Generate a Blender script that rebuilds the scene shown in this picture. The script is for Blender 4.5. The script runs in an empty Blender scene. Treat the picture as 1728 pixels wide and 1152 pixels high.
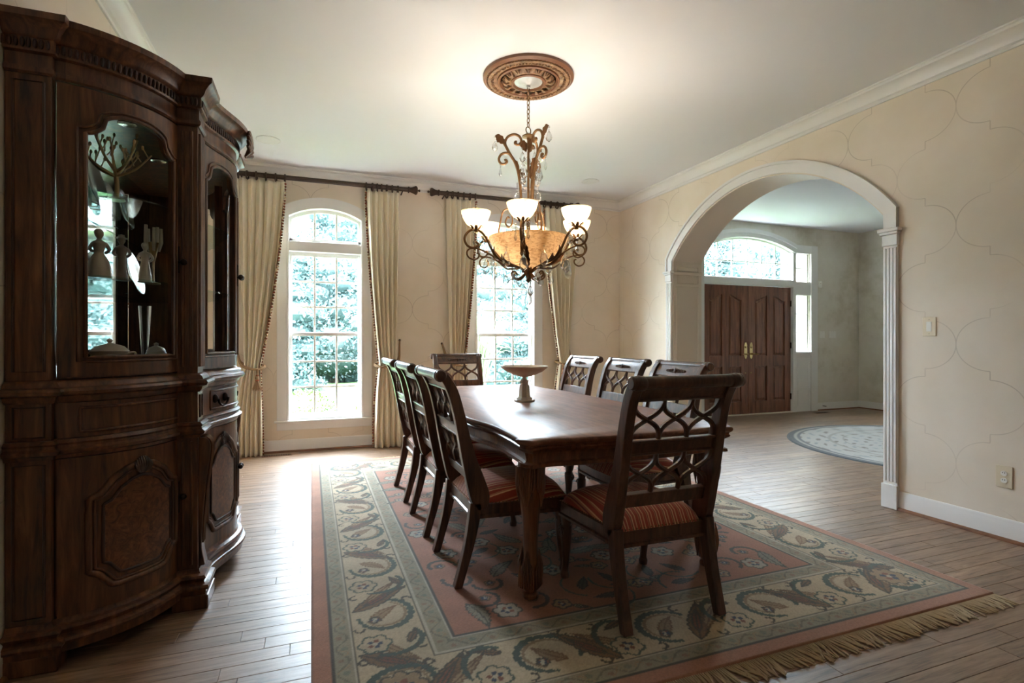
import bpy, bmesh, math, random
import numpy as np
from mathutils import Vector, Matrix

random.seed(7)
rng = np.random.default_rng(7)
sc = bpy.context.scene
COL = sc.collection
PI = math.pi

# ------------------------------------------------------------------ camera
CAM_H, YAW, FPX, HORIZON = 1.2, math.radians(20.64), 900.0, 574.0
cam_data = bpy.data.cameras.new('camera')
cam_data.sensor_fit = 'HORIZONTAL'
cam_data.sensor_width = 36.0
cam_data.lens = 36.0 * FPX / 1728.0
cam_data.shift_y = (HORIZON - 576.0) / 1728.0
cam_data.clip_start = 0.05
cam_data.clip_end = 300
cam = bpy.data.objects.new('camera', cam_data)
COL.objects.link(cam)
cam.location = (0, 0, CAM_H)
cam.rotation_euler = (PI / 2, 0, -YAW)
sc.camera = cam

# ------------------------------------------------------------------ sky, sun, lamps, exposure
world = bpy.data.worlds.new('overcast_sky')
sc.world = world
world.use_nodes = True
bg = world.node_tree.nodes['Background']
bg.inputs[0].default_value = (0.74, 0.88, 1.0, 1)
bg.inputs[1].default_value = 17.0

def lamp(name, kind, loc, energy, color=(1, 1, 1), rot=(0, 0, 0), size=None, sy=None):
    d = bpy.data.lights.new(name, kind)
    d.energy = energy
    d.color = color
    if kind == 'AREA' and size:
        d.shape = 'RECTANGLE'
        d.size = size
        d.size_y = sy or size
    elif size and kind == 'POINT':
        d.shadow_soft_size = size
    o = bpy.data.objects.new(name, d)
    COL.objects.link(o)
    o.location = loc
    o.rotation_euler = rot
    return o

sun = lamp('sun_offscreen', 'SUN', (0, -10, 20), 4.5, (1.0, 0.96, 0.88), (math.radians(27), 0, math.radians(-12)))
sun.data.angle = math.radians(3)
# daylight portals in the window openings (sampling guides for the sky)
for (px, py, pz, w, h) in ((0.152, 6.36, 1.4, 0.78, 2.2), (2.255, 6.36, 1.4, 0.78, 2.2), (6.61, 6.88, 2.45, 1.8, 0.7), (7.76, 6.88, 1.5, 0.3, 1.2)):
    p = lamp('window_portal', 'AREA', (px, py, pz), 1, rot=(-PI / 2, 0, 0), size=w, sy=h)
    p.data.cycles.is_portal = True

sc.view_settings.view_transform = 'Standard'
sc.view_settings.look = 'None'
sc.view_settings.gamma = 1.0
sc.view_settings.use_curve_mapping = False
sc.view_settings.exposure = 2.3
sc.cycles.use_denoising = True
sc.cycles.max_bounces = 16
sc.cycles.diffuse_bounces = 12
sc.cycles.transparent_max_bounces = 24
sc.cycles.caustics_reflective = False
sc.cycles.caustics_refractive = False
sc.cycles.sample_clamp_indirect = 40.0

# ------------------------------------------------------------------ helpers
def S(r, g, b):
    def c(v):
        v /= 255.0
        return v / 12.92 if v <= 0.04045 else ((v + 0.055) / 1.055) ** 2.4
    return (c(r), c(g), c(b), 1.0)

class MB:
    """collects shapes, builds ONE mesh object"""
    def __init__(self):
        self.v, self.f = [], []
    def add(self, vs, fs):
        n = len(self.v)
        self.v.extend(tuple(p) for p in vs)
        self.f.extend(tuple(i + n for i in q) for q in fs)
        return self
    def box(self, x0, x1, y0, y1, z0, z1):
        return self.add([(x0, y0, z0), (x1, y0, z0), (x1, y1, z0), (x0, y1, z0), (x0, y0, z1), (x1, y0, z1), (x1, y1, z1), (x0, y1, z1)],
                        [(0, 3, 2, 1), (4, 5, 6, 7), (0, 1, 5, 4), (1, 2, 6, 5), (2, 3, 7, 6), (3, 0, 4, 7)])
    def prism(self, poly, a, b, axis='z'):
        n = len(poly)
        def P(p, t):
            return (p[0], p[1], t) if axis == 'z' else ((t, p[0], p[1]) if axis == 'x' else (p[0], t, p[1]))
        return self.add([P(p, a) for p in poly] + [P(p, b) for p in poly],
                        [tuple(range(n))[::-1], tuple(range(n, 2 * n))] + [(i, (i + 1) % n, n + (i + 1) % n, n + i) for i in range(n)])
    def lathe(self, prof, seg=20, c=(0, 0, 0), a0=0.0):
        m = len(prof)
        vs = [(c[0] + r * math.cos(a0 + 2 * PI * k / seg), c[1] + r * math.sin(a0 + 2 * PI * k / seg), c[2] + z) for k in range(seg) for r, z in prof]
        fs = [(k * m + i, ((k + 1) % seg) * m + i, ((k + 1) % seg) * m + i + 1, k * m + i + 1) for k in range(seg) for i in range(m - 1)]
        if prof[0][0] > 1e-6:
            fs.append(tuple(k * m for k in range(seg))[::-1])
        if prof[-1][0] > 1e-6:
            fs.append(tuple(k * m + m - 1 for k in range(seg)))
        return self.add(vs, fs)
    def shell(self, prof, seg=24, c=(0, 0, 0)):
        m = len(prof)
        vs = [(c[0] + r * math.cos(2 * PI * k / seg), c[1] + r * math.sin(2 * PI * k / seg), c[2] + z) for k in range(seg) for r, z in prof]
        fs = [(k * m + i, ((k + 1) % seg) * m + i, ((k + 1) % seg) * m + i + 1, k * m + i + 1) for k in range(seg) for i in range(m - 1)]
        return self.add(vs, fs)
    def tube(self, path, rad, seg=8, closed=False, flat=1.0, up=None):
        P = [Vector(p) for p in path]
        n = len(P)
        R = rad if isinstance(rad, (list, tuple)) else [rad] * n
        T = []
        for i in range(n):
            a = P[(i - 1) % n] if (closed or i > 0) else P[i]
            b = P[(i + 1) % n] if (closed or i < n - 1) else P[i]
            t = (b - a)
            T.append(t.normalized() if t.length > 1e-9 else Vector((0, 0, 1)))
        ref = Vector(up) if up else (Vector((0, 0, 1)) if abs(T[0].z) < 0.9 else Vector((1, 0, 0)))
        N = (ref - T[0] * ref.dot(T[0])).normalized()
        vs = []
        for i in range(n):
            if i:
                if up:
                    N = Vector(up) - T[i] * Vector(up).dot(T[i])
                else:
                    N = N - T[i] * N.dot(T[i])
                N = N.normalized() if N.length > 1e-6 else Vector((1, 0, 0))
            B = T[i].cross(N)
            for k in range(seg):
                a = 2 * PI * k / seg
                vs.append(P[i] + N * (math.cos(a) * R[i] * flat) + B * (math.sin(a) * R[i]))
        fs = []
        for i in range(n if closed else n - 1):
            j = (i + 1) % n
            fs += [(i * seg + k, i * seg + (k + 1) % seg, j * seg + (k + 1) % seg, j * seg + k) for k in range(seg)]
        if not closed:
            fs += [tuple(range(seg))[::-1], tuple((n - 1) * seg + k for k in range(seg))]
        return self.add(vs, fs)
    def ell(self, c, r, seg=10, rings=6, rot=None):
        vs, fs = [], []
        M = rot or Matrix.Identity(3)
        for i in range(rings + 1):
            th = PI * i / rings
            for k in range(seg):
                a = 2 * PI * k / seg
                p = M @ Vector((r[0] * math.sin(th) * math.cos(a), r[1] * math.sin(th) * math.sin(a), r[2] * math.cos(th)))
                vs.append((c[0] + p.x, c[1] + p.y, c[2] + p.z))
        for i in range(rings):
            fs += [(i * seg + k, (i + 1) * seg + k, (i + 1) * seg + (k + 1) % seg, i * seg + (k + 1) % seg) for k in range(seg)]
        return self.add(vs, fs)
    def sweep(self, path, prof, closed=False):
        """horizontal moulding: prof = loop of (offset to the right of travel, z)"""
        n, m = len(path), len(prof)
        vs = []
        for i in range(n):
            ns = []
            if closed or i > 0:
                a, b = path[i - 1], path[i]
                ns.append(Vector((b[1] - a[1], a[0] - b[0])).normalized())
            if closed or i < n - 1:
                a, b = path[i], path[(i + 1) % n]
                ns.append(Vector((b[1] - a[1], a[0] - b[0])).normalized())
            if len(ns) == 2:
                d = ns[0] + ns[1]
                d = d.normalized() if d.length > 1e-6 else ns[0]
                d = d / max(0.55, d.dot(ns[0]))
            else:
                d = ns[0]
            vs += [(path[i][0] + d.x * o, path[i][1] + d.y * o, z) for o, z in prof]
        fs = []
        for i in range(n if closed else n - 1):
            j = (i + 1) % n
            fs += [(i * m + k, j * m + k, j * m + (k + 1) % m, i * m + (k + 1) % m) for k in range(m)]
        if not closed:
            fs += [tuple(range(m)), tuple((n - 1) * m + k for k in range(m))[::-1]]
        return self.add(vs, fs)
    def ribbon(self, pts, x0, x1):
        """side-profile ribbon in (y,z) with half widths, extruded x0..x1"""
        n = len(pts)
        A, B = [], []
        for i in range(n):
            a, b = pts[max(0, i - 1)], pts[min(n - 1, i + 1)]
            t = Vector((b[0] - a[0], b[1] - a[1])).normalized()
            nn = Vector((-t.y, t.x))
            w = pts[i][2]
            A.append((pts[i][0] + nn.x * w, pts[i][1] + nn.y * w))
            B.append((pts[i][0] - nn.x * w, pts[i][1] - nn.y * w))
        vs = []
        for i in range(n):
            vs += [(x0, *A[i]), (x0, *B[i]), (x1, *B[i]), (x1, *A[i])]
        fs = [(0, 1, 2, 3), tuple(4 * (n - 1) + k for k in (3, 2, 1, 0))]
        for i in range(n - 1):
            fs += [(4 * i + k, 4 * i + 4 + k, 4 * i + 4 + (k + 1) % 4, 4 * i + (k + 1) % 4) for k in range(4)]
        return self.add(vs, fs)
    def xform(self, M, start=0):
        self.v[start:] = [tuple(M @ Vector(p)) for p in self.v[start:]]
        return self
    def mesh(self, name, smooth=35, recalc=True):
        me = bpy.data.meshes.new(name)
        me.from_pydata(self.v, [], self.f)
        if recalc:
            bm = bmesh.new()
            bm.from_mesh(me)
            bmesh.ops.recalc_face_normals(bm, faces=bm.faces)
            bm.to_mesh(me)
            bm.free()
        if smooth:
            me.polygons.foreach_set('use_smooth', [True] * len(me.polygons))
            me.set_sharp_from_angle(angle=math.radians(smooth))
        return me
    def build(self, name, mat, parent=None, smooth=35, bevel=0, label=None, recalc=True):
        return obj(name, self.mesh(name, smooth, recalc), mat, parent, bevel, label)

def obj(name, me, mat, parent=None, bevel=0, label=None):
    if mat is not None and not me.materials:
        me.materials.append(mat)
    o = bpy.data.objects.new(name, me)
    COL.objects.link(o)
    if parent is not None:
        o.parent = parent
    if bevel:
        b = o.modifiers.new('edge', 'BEVEL')
        b.width = bevel
        b.segments = 2
        b.limit_method = 'ANGLE'
        b.angle_limit = math.radians(40)
    if label:
        o['label'] = label
    return o

def tag(o, label, cat, group=None, kind=None):
    o['label'] = label
    o['category'] = cat
    if group:
        o['group'] = group
    if kind:
        o['kind'] = kind
    return o

def thing(name, label, cat, loc=(0, 0, 0), rz=0.0, group=None, kind=None):
    o = bpy.data.objects.new(name, None)
    COL.objects.link(o)
    o.location = loc
    o.rotation_euler = (0, 0, rz)
    o.empty_display_size = 0.05
    return tag(o, label, cat, group, kind)

def dup(root, loc, rz, label=None):
    r = root.copy()
    COL.objects.link(r)
    r.location = loc
    r.rotation_euler = (0, 0, rz)
    if label:
        r['label'] = label
    for ch in list(root.children):
        c = ch.copy()
        COL.objects.link(c)
        c.parent = r
        for g in list(ch.children):
            d = g.copy()
            COL.objects.link(d)
            d.parent = c
    return r

def share(o, name, parent, loc, rot=(0, 0, 0), scale=(1, 1, 1)):
    c = bpy.data.objects.new(name, o.data)
    COL.objects.link(c)
    c.parent = parent
    c.location = loc
    c.rotation_euler = rot
    c.scale = scale
    return c

def spline(pts, n=6, closed=False):
    """Catmull-Rom through points of any dimension"""
    P = [np.array(p, float) for p in pts]
    out = []
    m = len(P)
    for i in range(m if closed else m - 1):
        p0 = P[(i - 1) % m] if (closed or i > 0) else 2 * P[0] - P[1]
        p1, p2 = P[i], P[(i + 1) % m]
        p3 = P[(i + 2) % m] if (closed or i + 2 < m) else 2 * P[-1] - P[-2]
        for k in range(n):
            t = k / n
            out.append(tuple(0.5 * (2 * p1 + (p2 - p0) * t + (2 * p0 - 5 * p1 + 4 * p2 - p3) * t * t + (3 * p1 - p0 - 3 * p2 + p3) * t ** 3)))
    if not closed:
        out.append(tuple(P[-1]))
    return out

# ------------------------------------------------------------------ materials
def newmat(name):
    m = bpy.data.materials.new(name)
    m.use_nodes = True
    nt = m.node_tree
    return m, nt, nt.nodes, nt.links, nt.nodes['Principled BSDF']

def plain(name, col, rough=0.5, metal=0.0, spec=0.5, noise=0.0, nscale=8.0, bump=0.0, bscale=60.0, sheen=0.0, coat=0.0, emit=0.0, trans=0.0):
    m, nt, N, L, B = newmat(name)
    B.inputs['Base Color'].default_value = col
    B.inputs['Roughness'].default_value = rough
    B.inputs['Metallic'].default_value = metal
    B.inputs['Specular IOR Level'].default_value = spec
    B.inputs['Sheen Weight'].default_value = sheen
    B.inputs['Coat Weight'].default_value = coat
    B.inputs['Transmission Weight'].default_value = trans
    if emit:
        B.inputs['Emission Color'].default_value = col
        B.inputs['Emission Strength'].default_value = emit
    tc = N.new('ShaderNodeTexCoord')
    if noise:
        nz = N.new('ShaderNodeTexNoise')
        nz.inputs['Scale'].default_value = nscale
        nz.inputs['Detail'].default_value = 5
        L.new(tc.outputs['Object'], nz.inputs['Vector'])
        mx = N.new('ShaderNodeMix')
        mx.data_type = 'RGBA'
        mx.inputs['A'].default_value = tuple(max(0, c * (1 - noise)) for c in col[:3]) + (1,)
        mx.inputs['B'].default_value = tuple(min(1, c * (1 + noise)) for c in col[:3]) + (1,)
        L.new(nz.outputs['Fac'], mx.inputs['Factor'])
        L.new(mx.outputs['Result'], B.inputs['Base Color'])
    if bump:
        nb = N.new('ShaderNodeTexNoise')
        nb.inputs['Scale'].default_value = bscale
        nb.inputs['Detail'].default_value = 4
        L.new(tc.outputs['Object'], nb.inputs['Vector'])
        bp = N.new('ShaderNodeBump')
        bp.inputs['Strength'].default_value = bump
        bp.inputs['Distance'].default_value = 0.01
        L.new(nb.outputs['Fac'], bp.inputs['Height'])
        L.new(bp.outputs['Normal'], B.inputs['Normal'])
    return m

def ramp(N, stops, interp='LINEAR'):
    r = N.new('ShaderNodeValToRGB')
    r.color_ramp.interpolation = interp
    e = r.color_ramp.elements
    while len(e) < len(stops):
        e.new(0.5)
    for i, (p, c) in enumerate(stops):
        e[i].position = p
        e[i].color = c
    return r

def math_(N, L, op, a, b=None, c=None):
    n = N.new('ShaderNodeMath')
    n.operation = op
    for i, x in enumerate((a, b, c)):
        if x is None:
            continue
        if isinstance(x, (int, float)):
            n.inputs[i].default_value = x
        else:
            L.new(x, n.inputs[i])
    return n.outputs[0]

def wood(name, dark, mid, light, stretch=(14, 14, 1.6), rough=0.35, coat=0.25, wave=0.0, burl=False, bump=0.05):
    m, nt, N, L, B = newmat(name)
    tc = N.new('ShaderNodeTexCoord')
    mp = N.new('ShaderNodeMapping')
    mp.inputs['Scale'].default_value = stretch
    oi = N.new('ShaderNodeObjectInfo')
    L.new(tc.outputs['Object'], mp.inputs['Vector'])
    L.new(math_(N, L, 'MULTIPLY', oi.outputs['Random'], 40.0), mp.inputs['Location'])
    nz = N.new('ShaderNodeTexNoise')
    nz.inputs['Scale'].default_value = 2.2 if not burl else 3.0
    nz.inputs['Detail'].default_value = 7
    nz.inputs['Roughness'].default_value = 0.62
    nz.inputs['Distortion'].default_value = 0.6 if not burl else 2.5
    L.new(mp.outputs['Vector'], nz.inputs['Vector'])
    r = ramp(N, [(0.3, dark), (0.52, mid), (0.75, light)])
    L.new(nz.outputs['Fac'], r.inputs['Fac'])
    L.new(r.outputs['Color'], B.inputs['Base Color'])
    B.inputs['Roughness'].default_value = rough
    B.inputs['Coat Weight'].default_value = coat
    B.inputs['Coat Roughness'].default_value = 0.22
    if bump:
        bp = N.new('ShaderNodeBump')
        bp.inputs['Strength'].default_value = bump
        bp.inputs['Distance'].default_value = 0.004
        L.new(nz.outputs['Fac'], bp.inputs['Height'])
        L.new(bp.outputs['Normal'], B.inputs['Normal'])
    return m

M = {}
M['chair_wood'] = wood('chair_wood', S(46, 27, 19), S(86, 54, 38), S(120, 80, 58), rough=0.36, coat=0.3)
M['hutch_wood'] = wood('cabinet_wood', S(44, 25, 14), S(98, 60, 35), S(140, 92, 56), rough=0.4, coat=0.2)
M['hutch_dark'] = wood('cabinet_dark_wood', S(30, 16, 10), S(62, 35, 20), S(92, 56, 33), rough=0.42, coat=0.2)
M['burl'] = wood('cabinet_burl', S(58, 32, 17), S(108, 65, 37), S(142, 92, 56), stretch=(7, 7, 7), rough=0.36, burl=True)
M['table_wood'] = wood('table_wood', S(84, 50, 36), S(126, 82, 60), S(150, 104, 78), stretch=(10, 1.6, 10), rough=0.42, coat=0.1, bump=0.01)
M['table_leg'] = wood('table_leg_wood', S(62, 34, 18), S(112, 66, 38), S(146, 96, 62), rough=0.4, coat=0.2)
M['door_wood'] = wood('mahogany', S(84, 46, 30), S(126, 76, 52), S(150, 98, 70), stretch=(12, 12, 1.0), rough=0.35, coat=0.3)
M['shoe_wood'] = wood('shoe_wood', S(84, 48, 28), S(126, 80, 52), S(150, 104, 72), stretch=(3, 3, 10))
M['white'] = plain('white_trim_paint', S(228, 226, 224), rough=0.38, noise=0.02)
M['ceiling'] = plain('ceiling_paint', S(226, 227, 231), rough=0.85, noise=0.01)
M['cream_panel'] = plain('cream_jamb_paint', S(222, 212, 198), rough=0.5)
M['sash'] = plain('white_sash_paint', S(232, 230, 226), rough=0.4)
M['iron'] = plain('antique_gilded_iron', S(126, 92, 58), rough=0.42, metal=0.55, noise=0.45, nscale=30)
M['iron_leaf'] = plain('antique_bronze_leaf', S(118, 80, 46), rough=0.5, metal=0.45, noise=0.4, nscale=40)
M['rod'] = plain('dark_bronze_rod', S(74, 56, 46), rough=0.5, metal=0.2, noise=0.2, nscale=30)
M['brass'] = plain('polished_brass', S(214, 190, 140), rough=0.22, metal=1.0)
M['knob'] = plain('antique_knob_metal', S(48, 36, 28), rough=0.35, metal=0.8)
M['silver'] = plain('silver_plate', S(214, 212, 206), rough=0.25, metal=0.85)
M['porcelain'] = plain('porcelain', S(214, 203, 186), rough=0.3, noise=0.06)
M['grey_porcelain'] = plain('grey_porcelain', S(150, 138, 122), rough=0.35, noise=0.1)
M['gold'] = plain('brushed_gold', S(196, 164, 120), rough=0.38, metal=0.6, noise=0.15, nscale=40)
M['stone'] = plain('pale_marble', S(216, 209, 198), rough=0.45, noise=0.16, nscale=22)
M['plate_plastic'] = plain('ivory_plastic', S(222, 208, 182), rough=0.35)
M['white_plastic'] = plain('white_plastic', S(235, 232, 226), rough=0.35)
M['slot'] = plain('dark_slot', S(30, 26, 24), rough=0.7)
M['speaker'] = plain('speaker_grille', S(222, 222, 222), rough=0.8, bump=0.3, bscale=500)
M['rope'] = plain('tan_rope', S(158, 128, 96), rough=0.9, noise=0.3, nscale=60, bump=0.6, bscale=150)
M['rust_band'] = plain('rust_band', S(150, 72, 44), rough=0.8)
M['fringe_wool'] = plain('cotton_fringe', S(188, 168, 138), rough=0.95, noise=0.2, nscale=30)
M['chrome_disc'] = plain('canopy_plate', S(196, 200, 200), rough=0.3, metal=0.3)
M['mirror'] = plain('mirror_back', S(196, 198, 196), rough=0.02, metal=1.0)
M['subfloor'] = plain('subfloor', S(70, 46, 30), rough=0.9)
M['bark'] = plain('bark', S(82, 70, 58), rough=0.9, noise=0.3)
M['leaf_tree'] = plain('tree_leaf', S(50, 70, 68), rough=0.55, noise=0.25, nscale=0.8)
M['leaf_core'] = M['leaf_tree']
M['leaf_box'] = plain('boxwood_leaf', S(62, 102, 32), rough=0.5, noise=0.25, nscale=3)
M['leaf_core2'] = M['leaf_box']
M['grass_blade'] = plain('grass_blade', S(106, 120, 88), rough=0.6, noise=0.1)
M['lawn'] = plain('lawn', S(50, 74, 33), rough=0.95, noise=0.3, nscale=4)
M['drive'] = plain('driveway', S(106, 107, 108), rough=0.9, noise=0.06)
M['column'] = plain('porch_column_paint', S(157, 159, 159), rough=0.6)

def curtain_mat():
    m = plain('cream_drapery', S(226, 216, 194), rough=0.9, noise=0.03, nscale=3, sheen=0.25)
    return m
M['curtain'] = curtain_mat()

def glass(name, tint=(1, 1, 1, 1), refl=0.06):
    m, nt, N, L, B = newmat(name)
    out = N['Material Output']
    N.remove(B)
    t = N.new('ShaderNodeBsdfTransparent')
    t.inputs[0].default_value = tint
    g = N.new('ShaderNodeBsdfGlossy')
    g.inputs['Roughness'].default_value = 0.02
    fr = N.new('ShaderNodeFresnel')
    fr.inputs['IOR'].default_value = 1.45
    mx = N.new('ShaderNodeMixShader')
    ge = N.new('ShaderNodeNewGeometry')
    L.new(math_(N, L, 'MULTIPLY', fr.outputs[0], math_(N, L, 'SUBTRACT', 1.0, ge.outputs['Backfacing'])), mx.inputs[0])
    L.new(t.outputs[0], mx.inputs[1])
    L.new(g.outputs[0], mx.inputs[2])
    L.new(mx.outputs[0], out.inputs['Surface'])
    return m
M['glass'] = glass('window_glass')
M['shelf_glass'] = glass('shelf_glass', (0.82, 0.93, 0.9, 1))
M['crystal'] = None
def crystal():
    m, nt, N, L, B = newmat('crystal')
    out = N['Material Output']
    N.remove(B)
    t = N.new('ShaderNodeBsdfTransparent')
    t.inputs[0].default_value = (0.9, 0.92, 0.93, 1)
    g = N.new('ShaderNodeBsdfGlossy')
    g.inputs['Roughness'].default_value = 0.05
    lw = N.new('ShaderNodeLayerWeight')
    lw.inputs['Blend'].default_value = 0.62
    mx = N.new('ShaderNodeMixShader')
    L.new(lw.outputs['Facing'], mx.inputs[0])
    L.new(t.outputs[0], mx.inputs[1])
    L.new(g.outputs[0], mx.inputs[2])
    L.new(mx.outputs[0], out.inputs['Surface'])
    return m
M['crystal'] = crystal()

def alabaster(name, col, vein, through):
    m, nt, N, L, B = newmat(name)
    out = N['Material Output']
    tc = N.new('ShaderNodeTexCoord')
    nz = N.new('ShaderNodeTexNoise')
    nz.inputs['Scale'].default_value = 15
    nz.inputs['Detail'].default_value = 8
    nz.inputs['Distortion'].default_value = 2.6
    mp = N.new('ShaderNodeMapping')
    mp.inputs['Scale'].default_value = (1, 1, 3)
    L.new(tc.outputs['Object'], mp.inputs['Vector'])
    L.new(mp.outputs['Vector'], nz.inputs['Vector'])
    r = ramp(N, [(0.30, vein), (0.56, col), (0.72, col)])
    L.new(nz.outputs['Fac'], r.inputs['Fac'])
    L.new(r.outputs['Color'], B.inputs['Base Color'])
    B.inputs['Roughness'].default_value = 0.35
    tr = N.new('ShaderNodeBsdfTranslucent')
    L.new(r.outputs['Color'], tr.inputs['Color'])
    mx = N.new('ShaderNodeMixShader')
    mx.inputs[0].default_value = through
    L.new(B.outputs[0], mx.inputs[1])
    L.new(tr.outputs[0], mx.inputs[2])
    L.new(mx.outputs[0], out.inputs['Surface'])
    return m
M['alabaster'] = alabaster('alabaster', S(242, 230, 200), S(222, 202, 164), 0.5)
M['alabaster_bowl'] = alabaster('alabaster_bowl', S(236, 216, 184), S(188, 154, 114), 0.5)

def wall_paper():
    m, nt, N, L, B = newmat('tan_wall_with_lattice')
    geo = N.new('ShaderNodeNewGeometry')
    sp = N.new('ShaderNodeSeparateXYZ')
    L.new(geo.outputs['Position'], sp.inputs[0])
    sn = N.new('ShaderNodeSeparateXYZ')
    L.new(geo.outputs['Normal'], sn.inputs[0])
    nx = math_(N, L, 'GREATER_THAN', math_(N, L, 'ABSOLUTE', sn.outputs['X']), 0.5)
    # horizontal coordinate along the wall
    hor = math_(N, L, 'ADD', math_(N, L, 'MULTIPLY', sp.outputs['Y'], nx), math_(N, L, 'MULTIPLY', sp.outputs['X'], math_(N, L, 'SUBTRACT', 1.0, nx)))
    U = math_(N, L, 'DIVIDE', math_(N, L, 'ADD', hor, 8.0 * 0.37 - 2.214), 0.37)
    V = math_(N, L, 'DIVIDE', math_(N, L, 'ADD', sp.outputs['Z'], 4 * 0.385 - 0.404), 0.385)
    a = math_(N, L, 'PINGPONG', U, 1.0)
    b = math_(N, L, 'PINGPONG', V, 1.0)
    flip = math_(N, L, 'GREATER_THAN', a, 0.5)
    nf = math_(N, L, 'SUBTRACT', 1.0, flip)
    a2 = math_(N, L, 'ADD', math_(N, L, 'MULTIPLY', a, nf), math_(N, L, 'MULTIPLY', math_(N, L, 'SUBTRACT', 1.0, a), flip))
    b2 = math_(N, L, 'ADD', math_(N, L, 'MULTIPLY', b, nf), math_(N, L, 'MULTIPLY', math_(N, L, 'SUBTRACT', 1.0, b), flip))
    ex = math_(N, L, 'SUBTRACT', 1.0, math_(N, L, 'MULTIPLY', a2, 2.0))
    ez = math_(N, L, 'DIVIDE', b2, 0.43)
    F = math_(N, L, 'SUBTRACT', math_(N, L, 'SQRT', math_(N, L, 'ADD', math_(N, L, 'MULTIPLY', ex, ex), math_(N, L, 'MULTIPLY', ez, ez))), 1.0)
    line = math_(N, L, 'LESS_THAN', math_(N, L, 'ABSOLUTE', F), 0.016)
    step = math_(N, L, 'MULTIPLY', math_(N, L, 'LESS_THAN', math_(N, L, 'ABSOLUTE', math_(N, L, 'SUBTRACT', a, 0.5)), 0.008),
                 math_(N, L, 'LESS_THAN', math_(N, L, 'ABSOLUTE', math_(N, L, 'SUBTRACT', b, 0.5)), 0.07))
    ln = math_(N, L, 'MAXIMUM', line, step)
    nz = N.new('ShaderNodeTexNoise')
    nz.inputs['Scale'].default_value = 1.7
    nz.inputs['Detail'].default_value = 3
    L.new(geo.outputs['Position'], nz.inputs['Vector'])
    fade = N.new('ShaderNodeMapRange')
    fade.inputs['From Min'].default_value = 0.36
    fade.inputs['From Max'].default_value = 0.62
    fade.inputs['To Max'].default_value = 0.4
    L.new(nz.outputs['Fac'], fade.inputs['Value'])
    fac = math_(N, L, 'MULTIPLY', ln, fade.outputs[0])
    nz2 = N.new('ShaderNodeTexNoise')
    nz2.inputs['Scale'].default_value = 3.0
    nz2.inputs['Detail'].default_value = 6
    L.new(geo.outputs['Position'], nz2.inputs['Vector'])
    r = ramp(N, [(0.3, S(224, 211, 193)), (0.7, S(232, 221, 206))])
    L.new(nz2.outputs['Fac'], r.inputs['Fac'])
    mx = N.new('ShaderNodeMix')
    mx.data_type = 'RGBA'
    L.new(fac, mx.inputs['Factor'])
    L.new(r.outputs['Color'], mx.inputs['A'])
    mx.inputs['B'].default_value = S(140, 120, 98)
    L.new(mx.outputs['Result'], B.inputs['Base Color'])
    B.inputs['Roughness'].default_value = 0.7
    return m
M['wall'] = wall_paper()

def hall_wall():
    m, nt, N, L, B = newmat('mottled_cream_plaster')
    geo = N.new('ShaderNodeNewGeometry')
    nz = N.new('ShaderNodeTexNoise')
    nz.inputs['Scale'].default_value = 1.6
    nz.inputs['Detail'].default_value = 7
    nz.inputs['Roughness'].default_value = 0.65
    L.new(geo.outputs['Position'], nz.inputs['Vector'])
    r = ramp(N, [(0.3, S(192, 182, 162)), (0.5, S(218, 212, 200)), (0.7, S(226, 222, 212))])
    L.new(nz.outputs['Fac'], r.inputs['Fac'])
    L.new(r.outputs['Color'], B.inputs['Base Color'])
    B.inputs['Roughness'].default_value = 0.6
    return m
M['hall_wall'] = hall_wall()

def plank_mat():
    m, nt, N, L, B = newmat('oak_floor')
    geo = N.new('ShaderNodeNewGeometry')
    at = N.new('ShaderNodeAttribute')
    at.attribute_name = 'rnd'
    cmb = N.new('ShaderNodeCombineXYZ')
    L.new(math_(N, L, 'MULTIPLY', at.outputs['Fac'], 31.0), cmb.inputs[0])
    L.new(math_(N, L, 'MULTIPLY', at.outputs['Fac'], 57.0), cmb.inputs[1])
    va = N.new('ShaderNodeVectorMath')
    va.operation = 'ADD'
    L.new(geo.outputs['Position'], va.inputs[0])
    L.new(cmb.outputs[0], va.inputs[1])
    mp = N.new('ShaderNodeMapping')
    mp.inputs['Scale'].default_value = (1.3, 17.0, 1)
    L.new(va.outputs[0], mp.inputs['Vector'])
    nz = N.new('ShaderNodeTexNoise')
    nz.inputs['Scale'].default_value = 2.4
    nz.inputs['Detail'].default_value = 8
    nz.inputs['Roughness'].default_value = 0.66
    nz.inputs['Distortion'].default_value = 1.1
    L.new(mp.outputs['Vector'], nz.inputs['Vector'])
    r = ramp(N, [(0.30, S(78, 53, 35)), (0.47, S(134, 100, 71)), (0.7, S(164, 130, 98))])
    L.new(nz.outputs['Fac'], r.inputs['Fac'])
    hs = N.new('ShaderNodeHueSaturation')
    hs.inputs['Saturation'].default_value = 0.88
    mr = N.new('ShaderNodeMapRange')
    mr.inputs['To Min'].default_value = 0.80
    mr.inputs['To Max'].default_value = 1.14
    L.new(at.outputs['Fac'], mr.inputs['Value'])
    L.new(mr.outputs[0], hs.inputs['Value'])
    L.new(r.outputs['Color'], hs.inputs['Color'])
    L.new(hs.outputs['Color'], B.inputs['Base Color'])
    B.inputs['Roughness'].default_value = 0.45
    B.inputs['Coat Weight'].default_value = 0.3
    B.inputs['Coat Roughness'].default_value = 0.32
    B.inputs['Coat IOR'].default_value = 1.6
    bp = N.new('ShaderNodeBump')
    bp.inputs['Strength'].default_value = 0.06
    bp.inputs['Distance'].default_value = 0.003
    L.new(nz.outputs['Fac'], bp.inputs['Height'])
    L.new(bp.outputs['Normal'], B.inputs['Normal'])
    return m
M['plank'] = plank_mat()

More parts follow.
